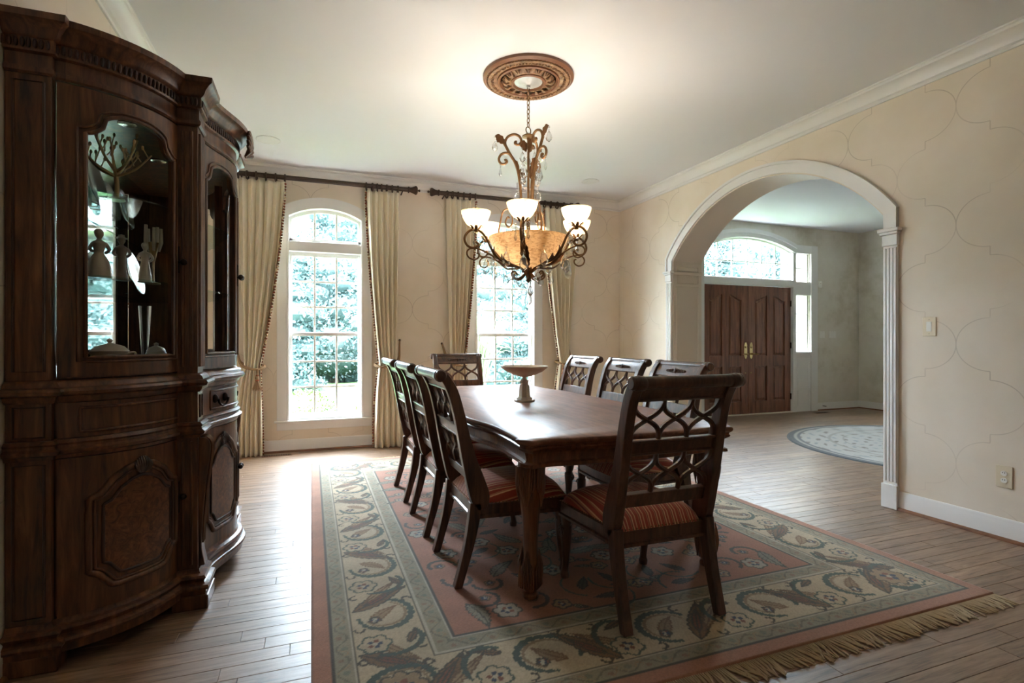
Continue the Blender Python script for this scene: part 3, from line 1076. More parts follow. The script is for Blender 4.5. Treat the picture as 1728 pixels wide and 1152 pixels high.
# ================================================================== OUTSIDE
def leaf_cloud(name, blobs, n, size, mat, parent=None, aspect=0.55, drop=0.0):
    cs, rs = np.array([b[:3] for b in blobs], float), np.array([b[3:6] for b in blobs], float)
    w = (rs[:, 0] * rs[:, 1] + rs[:, 1] * rs[:, 2] + rs[:, 0] * rs[:, 2])
    idx = rng.choice(len(blobs), n, p=w / w.sum())
    d = rng.normal(size=(n, 3))
    d /= np.linalg.norm(d, axis=1)[:, None]
    rad = 0.82 + 0.26 * rng.random(n)
    c = cs[idx] + d * rs[idx] * rad[:, None]
    a = rng.normal(size=(n, 3)) + d * 0.3
    a /= np.linalg.norm(a, axis=1)[:, None]
    b = np.cross(a, rng.normal(size=(n, 3)))
    b /= np.linalg.norm(b, axis=1)[:, None] + 1e-9
    s = size * (0.6 + 0.8 * rng.random(n))[:, None]
    v = np.stack([c - a * s, c + b * s * aspect, c + a * s, c - b * s * aspect], 1).reshape(-1, 3)
    me = bpy.data.meshes.new(name)
    me.vertices.add(4 * n)
    me.vertices.foreach_set('co', v.astype(np.float32).ravel())
    me.loops.add(4 * n)
    me.loops.foreach_set('vertex_index', np.arange(4 * n, dtype=np.int32))
    me.polygons.add(n)
    me.polygons.foreach_set('loop_start', np.arange(0, 4 * n, 4, dtype=np.int32))
    me.update(calc_edges=True)
    o = obj(name, me, mat, parent)
    o['kind'] = 'stuff'
    return o

GZ = -0.35
struct(MB().box(-40, 60, YD + 0.25, 12.4, GZ - 0.3, GZ).build('ground_1', M['lawn'], smooth=0), 'green lawn between the house and the driveway', 'lawn')
struct(MB().box(-40, 60, 12.4, 15.2, GZ - 0.3, GZ + 0.01).build('ground_2', M['drive'], smooth=0), 'pale driveway running past the windows', 'driveway')
struct(MB().box(-60, 90, 15.2, 70, GZ - 0.3, GZ).build('ground_3', M['lawn'], smooth=0), 'lawn under the trees across the driveway', 'lawn')

struct(MB().box(-60, 90, -60, YF - 0.25, GZ - 0.3, GZ).build('ground_4', M['lawn'], smooth=0), 'unseen lawn added on the other side of the house as a bounce surface', 'lawn')  # unseen ground added to bounce daylight, now closed off by the solid wall

def shrub(name, x, y, blobs, n, size, label, cat, group=None):
    t = thing(name, label, cat, (x, y, GZ), group=group)
    core = MB()
    for b in blobs:
        core.ell(b[:3], (b[3] * 0.9, b[4] * 0.9, b[5] * 0.9), 14, 8)
    core.build('inner_growth', M['leaf_core2'], t)
    leaf_cloud('foliage', blobs, n, size, M['leaf_box'], t)
    return t
shrub('boxwood_shrub', -0.10, 9.15, [(0, 0, 0.34, 0.48, 0.45, 0.40)], 5000, 0.02, 'rounded clipped boxwood shrub outside the window near the cabinet', 'shrub')
shrub('boxwood_hedge', 1.95, 9.5, [(-0.9, 0, 0.22, 0.45, 0.3, 0.34), (-0.3, 0, 0.22, 0.5, 0.3, 0.36), (0.35, 0, 0.22, 0.5, 0.3, 0.35), (1.0, 0, 0.22, 0.5, 0.3, 0.36), (1.7, 0, 0.22, 0.5, 0.3, 0.35), (2.4, 0, 0.22, 0.5, 0.3, 0.35)], 12000, 0.02, 'low clipped boxwood hedge running along the lawn', 'hedge')
shrub('flower_border', 0.1, 8.0, [(-1.0, 0, 0.12, 0.5, 0.2, 0.2), (-0.2, 0, 0.12, 0.5, 0.2, 0.2), (0.6, 0, 0.12, 0.5, 0.2, 0.2), (1.3, 0, 0.1, 0.5, 0.2, 0.2)], 7000, 0.018, 'low yellow-green border planting under the windows', 'plants')

# ornamental grass
g = thing('ornamental_grass', 'tall pale arching ornamental grass outside the window behind the chandelier', 'grass', (3.40, 11.05, GZ))
m = MB()
for k in range(420):
    a = random.uniform(0, 2 * PI)
    sp_, h_ = random.uniform(0.15, 0.75), random.uniform(1.4, 2.35)
    pts = [(0.05 * math.cos(a), 0.05 * math.sin(a), 0), (sp_ * 0.3 * math.cos(a), sp_ * 0.3 * math.sin(a), h_ * 0.6), (sp_ * 0.7 * math.cos(a), sp_ * 0.7 * math.sin(a), h_ * 0.92), (sp_ * 1.15 * math.cos(a), sp_ * 1.15 * math.sin(a), h_ * 0.9)]
    m.tube(spline(pts, 3), [0.008] * 6 + [0.006, 0.005, 0.004, 0.002], 3)
o = m.build('blades', M['grass_blade'], g, smooth=0, recalc=False)
o['kind'] = 'stuff'

def tree(x, y, h, w, seed, label, n=15000):
    r = random.Random(seed)
    t = thing('leafy_tree', label, 'tree', (x, y, GZ), group='trees across the driveway')
    MB().tube([(0, 0, -0.1), (0.05, 0.05, h * 0.3), (0, 0, h * 0.7)], [0.22, 0.17, 0.08], 8).build('trunk', M['bark'], t)
    blobs = []
    for k in range(15):
        zz = h * (0.06 + 0.88 * k / 14)
        ww = w * (1.0 if zz < h * 0.75 else 0.75)
        rx = ww * r.uniform(0.66, 0.84)
        blobs.append((r.uniform(-1, 1) * (ww - rx), r.uniform(-1, 1) * 0.45, zz, rx, r.uniform(0.7, 1.0), h * r.uniform(0.09, 0.13)))
    core = MB()
    for b in blobs:
        core.ell(b[:3], (b[3] * 0.84, b[4] * 0.84, b[5] * 0.84), 12, 7)
    core.build('inner_growth', M['leaf_core'], t)
    leaf_cloud('foliage', blobs, n, 0.062, M['leaf_tree'], t)
    return t
k = 0
for row, (yy, x0, hh) in enumerate(((17.2, -8.0, 5.0), (20.9, -9.7, 6.6))):
    for i in range(9 if row == 0 else 10):
        tree(x0 + 3.5 * i, yy, hh + 0.8 * math.sin(i * 2.3 + row) + (1.7 if x0 + 3.5 * i > 7 else 0), 1.70, 11 + k,
             'dense leafy blue-green tree in the front row across the driveway' if row == 0 else 'taller leafy blue-green tree in the back row across the driveway')
        k += 1
# porch column seen through the sidelight
c = thing('porch_column', 'white round porch column just outside the front door sidelight', 'column', (8.55, 7.55, GZ))
MB().box(-0.19, 0.19, -0.19, 0.19, 0, 0.14).build('plinth', M['column'], c, bevel=0.01)
MB().lathe([(0.17, 0.14), (0.175, 0.2), (0.14, 0.24), (0.145, 1.2), (0.12, 3.2)], 20).build('shaft', M['column'], c)
MB().lathe([(0.13, 3.2), (0.17, 3.26), (0.17, 3.34)], 20).build('capital', M['column'], c)

# ================================================================== RUGS
def make_rug():
    W_, L_ = 3.02, 3.95
    st = 0.0065
    nx, ny = int(W_ / st) + 1, int(L_ / st) + 1
    xs, ys = np.linspace(0, W_, nx), np.linspace(0, L_, ny)
    X, Y = np.meshgrid(xs, ys)
    C = np.zeros((ny, nx, 3))
    lin = lambda *c: np.array(S(*c)[:3])
    salmon, sage, cream, field = lin(186, 134, 108), lin(164, 160, 138), lin(204, 190, 162), lin(178, 122, 96)
    dark, brown, rust, teal, tan, pale = lin(84, 80, 68), lin(138, 108, 78), lin(146, 92, 70), lin(104, 128, 116), lin(172, 150, 118), lin(202, 196, 178)
    blue = lin(62, 76, 100)
    d = np.minimum(np.minimum(X, W_ - X), np.minimum(Y, L_ - Y))
    along = np.where(np.minimum(X, W_ - X) < np.minimum(Y, L_ - Y), Y, X)
    C[:] = field
    def band(a, b, col):
        C[(d >= a) & (d < b)] = col
    band(-1, 0.075, salmon)
    band(0.075, 0.15, sage)
    band(0.15, 0.44, cream)
    band(0.44, 0.53, sage)
    # squiggles in the guard bands
    for c0, amp in ((0.112, 0.022), (0.485, 0.026)):
        wv = c0 + amp * np.sin(along * 2 * PI / 0.16)
        C[(np.abs(d - wv) < 0.0045)] = 0.5 * dark + 0.5 * sage
        wv2 = c0 + amp * 0.9 * np.sin(along * 2 * PI / 0.08 + 1.0)
        k = (np.abs(d - wv2) < 0.004) & (np.sin(along * 2 * PI / 0.11) > 0.1)
        C[k] = tan
        ph = (along / 0.16) % 1.0
        k = ((ph - 0.25) * 0.16) ** 2 + (d - c0 + 0.008) ** 2 < 0.012 ** 2
        C[k] = 0.5 * rust + 0.5 * sage
        k = ((ph - 0.75) * 0.16) ** 2 + (d - c0 - 0.008) ** 2 < 0.014 ** 2
        C[k] = 0.5 * teal + 0.5 * sage
    for e, col in ((0.075, dark), (0.15, pale), (0.157, dark * 1.6), (0.437, dark * 1.6), (0.445, pale), (0.53, pale), (0.537, dark)):
        C[np.abs(d - e) < 0.0045] = col
    def window(cx, cy, r):
        i0, i1 = max(0, int((cx - r) / st)), min(nx, int((cx + r) / st) + 2)
        j0, j1 = max(0, int((cy - r) / st)), min(ny, int((cy + r) / st) + 2)
        return (slice(j0, j1), slice(i0, i1)) if i1 > i0 and j1 > j0 else None
    def rosette(cx, cy, r, petals, fill, edge, eye, rot=0.0):
        s = window(cx, cy, r * 1.4)
        if s is None:
            return
        dx, dy = X[s] - cx, Y[s] - cy
        rr, th = np.hypot(dx, dy), np.arctan2(dy, dx)
        lim = r * (0.78 + 0.22 * np.abs(np.cos(petals * (th + rot) / 2)))
        sub = C[s]
        sub[rr < lim] = fill
        sub[(rr < lim) & (rr > lim - 0.010)] = edge
        for k in range(5):
            a = rot + k * 2 * PI / 5
            q = np.hypot(dx - 0.3 * r * math.cos(a), dy - 0.3 * r * math.sin(a)) < max(0.008, r * 0.15)
            sub[q] = eye if k % 2 else blue
        sub[rr < max(0.006, r * 0.12)] = pale
    def leaf(cx, cy, ln, wd, ang, fill, edge, serr=0.0, mid=True, curve=0.0):
        s = window(cx, cy, ln * 0.8 + wd)
        if s is None:
            return
        dx, dy = X[s] - cx, Y[s] - cy
        u = (dx * math.cos(ang) + dy * math.sin(ang)) / (ln / 2)
        v = -dx * math.sin(ang) + dy * math.cos(ang)
        v = v - curve * (1 - u * u)
        uu = np.clip(u, -1, 1)
        prof = wd * 0.5 * (1 - np.abs(uu) ** 2.2) * (0.75 + 0.35 * -uu)
        if serr:
            prof = prof * (1 + serr * np.abs(np.sin(uu * 14)))
        inside = (np.abs(u) < 1) & (np.abs(v) < prof)
        sub = C[s]
        sub[inside] = fill
        sub[inside & (np.abs(v) > prof - 0.009)] = edge
        if mid:
            sub[inside & (np.abs(v) < 0.004)] = edge
            hatch = inside & (np.abs(v) > 0.012) & (np.sin((uu * ln / 2 - np.abs(v)) * 2 * PI / 0.03) > 0.65) & (np.abs(v) < prof - 0.012)
            sub[hatch] = 0.5 * (fill + edge)
    def curl(cx, cy, r, a0, a1, wd, col, grow=0.0, serr=0.0):
        s = window(cx, cy, (r + abs(grow)) * 1.5 + 0.02)
        if s is None:
            return
        dx, dy = X[s] - cx, Y[s] - cy
        rr, th = np.hypot(dx, dy), np.arctan2(dy, dx)
        t = (th - a0) % (2 * PI)
        span = (a1 - a0)
        lim = r + grow * t / span
        w = wd * (1 + serr * np.abs(np.sin(t * 9)))
        k = (t < span) & (np.abs(rr - lim) < w)
        C[s][k] = col
    # main border motifs all round: mapping (along s, depth q) on each side
    def side_map(side, s, q):
        return ((q, s) if side == 0 else (W_ - q, s) if side == 1 else (s, q) if side == 2 else (s, L_ - q))
    for side in range(4):
        Ls = L_ if side < 2 else W_
        ang0 = {0: 0.0, 1: PI, 2: PI / 2, 3: -PI / 2}[side]
        nper = round((Ls - 0.3) / 0.52)
        per = (Ls - 0.3) / nper
        for k in range(nper):
            s0 = 0.15 + per * (k + 0.5)
            mir = 1 if k % 2 else -1
            def oval(s_, q_, rs, rq, a0, a1, wd, col, serr):
                # serrated cartouche outline drawn as short dabs
                n = 60
                for w in range(n):
                    t = a0 + (a1 - a0) * w / (n - 1)
                    x_, y_ = side_map(side, s_ + rs * math.cos(t), q_ + rq * math.sin(t))
                    rr_ = wd * (1 + serr * (0.5 + 0.5 * math.sin(w * 1.7))) * (0.6 + 0.4 * math.sin(PI * w / (n - 1)))
                    sl = window(x_, y_, rr_ + st)
                    if sl is None:
                        continue
                    C[sl][np.hypot(X[sl] - x_, Y[sl] - y_) < rr_] = col
            tq = teal * 0.55
            # big cartouche with a flowering branch inside
            oval(s0 - per * 0.22, 0.30, 0.125 * 1.0, 0.112, -0.5 * mir, 4.6, 0.0105, tq, 0.7)
            oval(s0 - per * 0.22, 0.30, 0.10, 0.088, 0.4, 4.2, 0.006, tan * 0.8, 0.5)
            cx, cy = side_map(side, s0 - per * 0.22, 0.30)
            leaf(cx, cy, 0.17, 0.065, ang0 + 0.75 * mir, tan * 0.9, brown, 0.3, curve=0.012)
            cx, cy = side_map(side, s0 - per * 0.30, 0.255)
            rosette(cx, cy, 0.03, 5, rust * 1.1, dark, pale, 0.4)
            # dark pointed leaf pair set at a slant
            cx, cy = side_map(side, s0 + per * 0.06, 0.30)
            leaf(cx, cy, 0.33, 0.10, ang0 + 0.62 * mir, brown, dark, 0.22)
            leaf(cx, cy, 0.22, 0.052, ang0 + 0.62 * mir, rust, dark * 1.1, 0.1, curve=0.006)
            cx, cy = side_map(side, s0 + per * 0.20, 0.31)
            leaf(cx, cy, 0.26, 0.055, ang0 + 0.85 * mir, tan, brown * 0.8, 0.25)
            # outlined rosette with red eye
            cx, cy = side_map(side, s0 + per * 0.345, 0.235)
            rosette(cx, cy, 0.070, 6, cream * 0.95, tq, rust * 0.8, ang0)
            oval(s0 + per * 0.36, 0.30, 0.10, 0.12, 1.0, 3.6, 0.008, tq, 0.8)
            cx, cy = side_map(side, s0 + per * 0.38, 0.385)
            leaf(cx, cy, 0.12, 0.045, ang0 + PI / 2 + 0.4 * mir, brown, dark, 0.3)
            for q_, ds_ in ((0.185, 0.13), (0.405, -0.02), (0.19, -0.42), (0.41, 0.22)):
                cx, cy = side_map(side, s0 + per * ds_, q_)
                curl(cx, cy, 0.024, ang0 + ds_ * 9, ang0 + ds_ * 9 + 4.4, 0.0055, dark, -0.012)
    # corner flowers
    for cx in (0.295, W_ - 0.295):
        for cy in (0.295, L_ - 0.295):
            rosette(cx, cy, 0.095, 8, tan, dark, rust)
    # field: all-over floral scrolls, mirrored about the centre line
    r = random.Random(5)
    placed = []
    tries = 0
    while len(placed) < 120 and tries < 4000:
        tries += 1
        x, y = r.uniform(0.62, W_ / 2), r.uniform(0.62, L_ - 0.62)
        if all((x - a) ** 2 + (y - b) ** 2 > 0.135 ** 2 for a, b in placed):
            placed.append((x, y))
    for i, (x, y) in enumerate(placed):
        kind = i % 5
        a = r.uniform(0, 2 * PI)
        for sgn in (1, -1):
            cx = x if sgn > 0 else W_ - x
            aa = a if sgn > 0 else PI - a
            if kind == 0:
                rosette(cx, y, 0.07, 6, pale * 0.8, dark, rust, aa)
            elif kind == 1:
                leaf(cx, y, 0.24, 0.085, aa, sage * 0.75, dark, 0.3, curve=0.02 * sgn)
            elif kind == 2:
                curl(cx, y, 0.085, aa, aa + 3.9, 0.0075, dark, -0.035, 0.6)
                rosette(cx, y, 0.032, 5, tan, brown * 0.7, blue)
            elif kind == 3:
                leaf(cx, y, 0.15, 0.055, aa, dark * 1.2, dark * 0.6, 0.4)
                curl(cx, y, 0.10, aa + 1, aa + 3.4, 0.0055, teal * 0.6, 0.03)
            else:
                rosette(cx, y, 0.05, 5, tan, dark, rust * 0.7, aa)
                leaf(cx + 0.09 * math.cos(aa), y + 0.09 * math.sin(aa), 0.10, 0.04, aa, sage, dark, 0.2)
    # wool colour variation (abrash)
    nz = rng.random((ny, nx))
    ab = 1 + 0.05 * np.sin(Y * 9 + np.sin(X * 2)) + 0.05 * np.sin(Y * 31 + 1.3)
    C *= (0.66 * ab * (0.88 + 0.24 * nz))[:, :, None] * np.array([1.06, 0.97, 0.88])
    C = np.clip(C, 0, 1)
    Z = np.full_like(X, 0.012)
    Z[0, :] = Z[-1, :] = 0.0
    Z[:, 0] = Z[:, -1] = 0.0
    v = np.stack([X, Y, Z], 2).reshape(-1, 3).astype(np.float32)
    q = np.arange(nx * ny).reshape(ny, nx)
    f = np.stack([q[:-1, :-1], q[:-1, 1:], q[1:, 1:], q[1:, :-1]], 2).reshape(-1, 4)
    me = bpy.data.meshes.new('rug_pile')
    me.vertices.add(len(v))
    me.vertices.foreach_set('co', v.ravel())
    me.loops.add(f.size)
    me.loops.foreach_set('vertex_index', f.astype(np.int32).ravel())
    me.polygons.add(len(f))
    me.polygons.foreach_set('loop_start', np.arange(0, f.size, 4, dtype=np.int32))
    me.update(calc_edges=True)
    at = me.attributes.new('col', 'FLOAT_COLOR', 'POINT')
    at.data.foreach_set('color', np.concatenate([C.reshape(-1, 3), np.ones((nx * ny, 1))], 1).astype(np.float32).ravel())
    t = thing('area_rug', 'salmon and cream floral oriental rug with fringe under the dining table', 'rug', (0.0, 1.55, 0.0))
    obj('pile', me, M['rug'], t)
    for nm, yy, sg, ln in (('fringe', 0.0, -1, 0.105), ('fringe', L_, 1, 0.06)):
        mb = MB()
        n = 330
        for k in range(n):
            x = 0.01 + (W_ - 0.02) * k / (n - 1)
            l = ln * random.uniform(0.8, 1.12)
            dx = random.gauss(0.0, 0.016) + 0.02 * math.sin(k * 0.21)
            pts = spline([(x, yy, 0.006), (x + dx * 0.15, yy + sg * l * 0.35, 0.0062), (x + dx * 0.7, yy + sg * l * 0.75, random.uniform(0.005, 0.0062)), (x + dx, yy + sg * l, 0.005)], 2)
            mb.tube(pts, [0.0032, 0.0034, 0.0036, 0.004, 0.0042, 0.004, 0.002], 5)
        fo = mb.build(nm, M['fringe_wool'], t, smooth=60, recalc=False, label='knotted cream cotton fringe')
        fo['kind'] = 'stuff'
make_rug()
RZ = 0.012

def round_rug():
    R = 1.56
    nr, na = 90, 220
    lin = lambda *c: np.array(S(*c)[:3])
    V, Cc = [], []
    for i in range(nr + 1):
        rad = R * i / nr
        for k in range(na):
            th = 2 * PI * k / na
            V.append((rad * math.cos(th), rad * math.sin(th), 0.010 if i < nr else 0.0))
            q = rad / R
            c = lin(166, 164, 158)
            if q > 0.955:
                c = lin(66, 72, 78)
            elif q > 0.93:
                c = lin(150, 146, 138)
            elif q > 0.91:
                c = lin(84, 88, 92)
            elif 0.70 < q < 0.72 or 0.60 < q < 0.615:
                c = lin(140, 136, 128)
            else:
                s = math.sin(12 * th + 9 * q) * math.sin(16 * q * PI + 3 * math.sin(6 * th))
                if s > 0.72:
                    c = lin(112, 104, 94)
                elif s < -0.8:
                    c = lin(128, 134, 136)
                if q < 0.34 and abs(math.sin(4 * th)) * 0.34 > q:
                    c = lin(132, 122, 112)
            Cc.append((*c, 1))
    F = [(i * na + k, (i + 1) * na + k, (i + 1) * na + (k + 1) % na, i * na + (k + 1) % na) for i in range(nr) for k in range(na)]
    me = bpy.data.meshes.new('round_rug')
    me.from_pydata(V, [], F)
    at = me.attributes.new('col', 'FLOAT_COLOR', 'POINT')
    at.data.foreach_set('color', np.array(Cc, np.float32).ravel())
    o = obj('round_rug', me, M['rug'])
    o.location = (6.62, 3.88, 0)
    tag(o, 'large round pale rug with dark border on the hall floor', 'rug')
round_rug()

# ================================================================== DINING TABLE
TX, TY = 1.455, 3.57
quarter = [(0, 1.425), (0.18, 1.424), (0.33, 1.412), (0.44, 1.40), (0.50, 1.408), (0.55, 1.432), (0.598, 1.335), (0.577, 1.318), (0.572, 1.25), (0.566, 1.1), (0.566, 0.95), (0.588, 0.79), (0.615, 0.65), (0.625, 0.45), (0.626, 0.2), (0.626, 0)]
def table_outline():
    q = quarter
    a = spline(q[:5], 4) + [q[5]]
    b = [q[6]] + spline(q[7:], 4)
    q = a + b
    full = q[:-1] + [(x, -y) for x, y in q[::-1]][:-1] + [(-x, -y) for x, y in q][:-1] + [(-x, y) for x, y in q[::-1]][:-1]
    return full                                  # clockwise from the far end
OUT = table_outline()
table = thing('dining_table', 'long reddish-brown dining table with carved legs and notched corners', 'table', (TX, TY, RZ))
def ring_stack(mb, prof):
    """offset (outwards +) / z levels around the outline; clockwise -> outward is left of travel"""
    n = len(OUT)
    levels = []
    for off, z in prof:
        lv = []
        for i in range(n):
            a, b, c = OUT[i - 1], OUT[i], OUT[(i + 1) % n]
            n1 = Vector((-(b[1] - a[1]), b[0] - a[0])).normalized()
            n2 = Vector((-(c[1] - b[1]), c[0] - b[0])).normalized()
            dd = (n1 + n2).normalized()
            dd = dd / max(0.6, dd.dot(n1))
            lv.append((b[0] + dd.x * off, b[1] + dd.y * off, z))
        levels.append(lv)
    vs = [p for lv in levels for p in lv]
    fs = [(l * n + i, l * n + (i + 1) % n, (l + 1) * n + (i + 1) % n, (l + 1) * n + i) for l in range(len(prof) - 1) for i in range(n)]
    fs.append(tuple(range(n)))
    fs.append(tuple((len(prof) - 1) * n + i for i in range(n)))
    return mb.add(vs, fs)
H_ = 0.76 - RZ
tt = ring_stack(MB(), [(-0.008, H_), (-0.002, H_ - 0.003), (0.0, H_ - 0.010), (-0.001, H_ - 0.018), (-0.008, H_ - 0.026), (-0.014, H_ - 0.030)]).build('tabletop', M['table_wood'], table, smooth=50)
ring_stack(MB(), [(-0.014, H_ - 0.0295), (-0.016, H_ - 0.038), (-0.010, H_ - 0.044), (-0.014, H_ - 0.052), (-0.034, H_ - 0.066), (-0.040, H_ - 0.100), (-0.036, H_ - 0.108), (-0.022, H_ - 0.114), (-0.020, H_ - 0.128), (-0.03, H_ - 0.133)]).build('apron', M['table_leg'], table, smooth=40)

def leaf_lump(mb, base, tip, out, width, ribs=7):
    """carved acanthus: fan of tapering ribs from base (top) to tip (bottom), bulging along out"""
    base, tip, out = Vector(base), Vector(tip), Vector(out)
    side = (tip - base).cross(out).normalized()
    for k in range(ribs):
        t = -1 + 2 * k / (ribs - 1)
        p0 = base + side * t * width * 0.55
        p1 = base.lerp(tip, 0.45) + side * t * width * 0.5 + out * 0.016 * (1 - t * t)
        p2 = base.lerp(tip, 0.95 - 0.3 * t * t) + side * t * width * 0.2 + out * 0.006
        mb.tube(spline([p0, p1, p2], 4), [0.004, 0.0052, 0.0058, 0.006, 0.006, 0.0055, 0.005, 0.004, 0.0025], 5)
    return mb
def table_leg(sx, sy):
    x, y = sx * 0.505, sy * 1.29
    prof = [(0.030, 0.0), (0.036, 0.004), (0.037, 0.022), (0.028, 0.03), (0.034, 0.042), (0.045, 0.07), (0.046, 0.10), (0.040, 0.15), (0.034, 0.20), (0.035, 0.28), (0.040, 0.36), (0.046, 0.42), (0.054, 0.48), (0.060, 0.54), (0.060, 0.60), (0.056, H_ - 0.12)]
    prof = [(p[0], p[1]) for p in spline(prof, 3)]
    mb = MB().lathe(prof, 8, (x, y, 0), PI / 8)
    o = mb.build('leg', M['table_leg'], table, smooth=50)
    lf, lf2 = MB(), MB()
    for k in range(4):
        a = math.atan2(sy, sx) + k * PI / 2
        d = Vector((math.cos(a), math.sin(a), 0))
        c = Vector((x, y, 0))
        leaf_lump(lf, c + d * 0.054 + Vector((0, 0, 0.612)), c + d * 0.046 + Vector((0, 0, 0.415)), d, 0.075, 9)
        leaf_lump(lf2, c + d * 0.044 + Vector((0, 0, 0.055)), c + d * 0.036 + Vector((0, 0, 0.24)), d, 0.058, 7)
    lf.build('carved_knee', M['table_leg'], o, smooth=60)
    lf2.build('carved_foot', M['table_leg'], o, smooth=60)
for sx in (-1, 1):
    for sy in (-1, 1):
        table_leg(sx, sy)

# cake stand on the table
cs = thing('cake_stand', 'pale marble pedestal bowl standing on the dining table', 'bowl', (1.44, 3.57, 0.76))
MB().prism([(0.075 * math.cos(a), 0.075 * math.sin(a)) for a in [PI / 8 + k * PI / 4 for k in range(8)]], 0.0, 0.016).build('foot', M['stone'], cs, smooth=0, bevel=0.004)
MB().lathe([(0.062, 0.014), (0.058, 0.028), (0.046, 0.034), (0.044, 0.04), (0.040, 0.105), (0.034, 0.122), (0.026, 0.126), (0.032, 0.134), (0.032, 0.15), (0.02, 0.158), (0.014, 0.172), (0.02, 0.178)], 8).build('pedestal', M['stone'], cs, smooth=20)
MB().lathe([(0.0, 0.176), (0.03, 0.177), (0.08, 0.192), (0.13, 0.215), (0.165, 0.242), (0.172, 0.254), (0.168, 0.256), (0.158, 0.246), (0.12, 0.222), (0.07, 0.202), (0.0, 0.196)], 40).build('bowl', M['stone'], cs, smooth=60)

# ================================================================== DINING CHAIRS
POST = spline([(-0.198, 0.365, 0.020), (-0.205, 0.42, 0.046), (-0.228, 0.50, 0.045), (-0.258, 0.60, 0.036), (-0.287, 0.72, 0.029), (-0.313, 0.84, 0.026), (-0.342, 0.94, 0.025), (-0.378, 1.005, 0.023), (-0.402, 1.022, 0.02)], 5)
def yback(z):
    zs = [p[1] for p in POST]
    ys_ = [p[0] for p in POST]
    return float(np.interp(z, zs, ys_))
CHH = 1.0
def make_chair(label):
    t = thing('dining_chair', label, 'chair', group='striped dining chairs around the table')
    cwm = M['chair_wood']
    # rear legs and back posts
    leg = spline([(-0.318, 0.0, 0.019), (-0.292, 0.09, 0.020), (-0.262, 0.20, 0.023), (-0.240, 0.31, 0.027), (-0.228, 0.40, 0.030)], 5)
    for s in (-1, 1):
        a, b = sorted((s * 0.213, s * 0.256))
        m = MB().ribbon(leg, a, b)
        m.v = [(p[0], p[1], max(0.0, p[2])) for p in m.v]
        m.build('leg', cwm, t, smooth=50, bevel=0.003)
        m = MB().ribbon(POST, a, b)
        m.lathe([(0.0, a - 0.003), (0.026, a - 0.003), (0.030, a + 0.003), (0.030, b - 0.003), (0.026, b + 0.003), (0.0, b + 0.003)], 16)
        n0 = len(m.v) - 16 * 6
        for i in range(n0, len(m.v)):
            x, y, z = m.v[i]
            m.v[i] = (z, -0.404 + x, 1.020 + y)
        m.build('back_post', cwm, t, smooth=45, bevel=0.003)
    # rolled top rail with collars
    m = MB()
    prof = [(0.0, -0.274), (0.022, -0.274), (0.028, -0.268), (0.028, -0.258), (0.024, -0.254), (0.030, -0.246), (0.030, -0.234), (0.025, -0.228), (0.026, -0.2), (0.026, 0.2), (0.025, 0.228), (0.030, 0.234), (0.030, 0.246), (0.024, 0.254), (0.028, 0.258), (0.028, 0.268), (0.022, 0.274), (0.0, 0.274)]
    m.lathe(prof, 14)
    m.v = [(z, -0.404 + x, 1.022 + y) for x, y, z in m.v]
    m.build('top_roll', cwm, t, smooth=40)
    def rail(nm, z0, z1, th=0.013):
        zz = [z0 + (z1 - z0) * i / 4 for i in range(5)]
        MB().ribbon([(yback(z), z, th) for z in zz], -0.214, 0.214).build(nm, cwm, t, smooth=40, bevel=0.003)
    rail('crest_rail', 0.945, 1.018, 0.012)
    rail('middle_rail', 0.715, 0.778)
    rail('lower_rail', 0.485, 0.545)
    for nm, z in (('bead', 0.95), ('bead', 0.772), ('bead', 0.72)):
        MB().tube([(-0.214, yback(z) - 0.012, z), (0.214, yback(z) - 0.012, z)], 0.006, 6).build(nm, cwm, t)
    # two tiers of interlaced ogee strips
    for z0, z1 in ((0.775, 0.952), (0.542, 0.718)):
        for a in range(4):
            for b in (a - 1, a + 1):
                if 0 <= b <= 3:
                    pts = []
                    for i in range(17):
                        u = i / 16
                        x = -0.213 + 0.142 * (a + (b - a) * (u ** 2.5 / (u ** 2.5 + (1 - u) ** 2.5)))
                        z = z1 + (z0 - z1) * u
                        pts.append((x, yback(z), z))
                    MB().tube(pts, 0.0105, 6, up=(0, 1, 0), flat=1.1).build('lattice_strip', cwm, t, smooth=50)
    # seat frame
    poly = [(-0.225, -0.235), (0.225, -0.235), (0.262, 0.235), (0.20, 0.262), (0.0, 0.272), (-0.20, 0.262), (-0.262, 0.235)]
    MB().prism(poly, 0.315, 0.385).build('seat_frame', cwm, t, smooth=30, bevel=0.004)
    MB().sweep([(x * 1.004, y * 1.004) for x, y in poly][::1], [(0.0, 0.318), (0.008, 0.318), (0.008, 0.330), (0.0, 0.335)], closed=True).build('frame_bead', cwm, t)
    # cushion
    m = MB()
    n = 18
    vs = []
    for j in range(n + 1):
        for i in range(n + 1):
            u, v = -1 + 2 * i / n, -1 + 2 * j / n
            hwid = 0.212 + (v + 1) / 2 * 0.046 if v > -0.98 else 0.212
            x, yv = u * hwid, -0.235 + (v + 1) / 2 * (0.262 + 0.235 + 0.012 * (1 - u * u))
            z = 0.384 + 0.092 * ((1 - abs(u) ** 5) ** 0.5) * ((1 - abs(v) ** 5) ** 0.5) * (1 - 0.12 * (u * u + v * v))
            vs.append((x, yv, z))
    k = n + 1
    m.add(vs, [(j * k + i, j * k + i + 1, (j + 1) * k + i + 1, (j + 1) * k + i) for j in range(n) for i in range(n)])
    cu = m.build('seat_cushion', M['stripe'], t, smooth=70, label='rust, wine and cream striped seat cushion')
    nm_ = MB()
    edge = [(x * 0.985, y * 0.985) for x, y in poly]
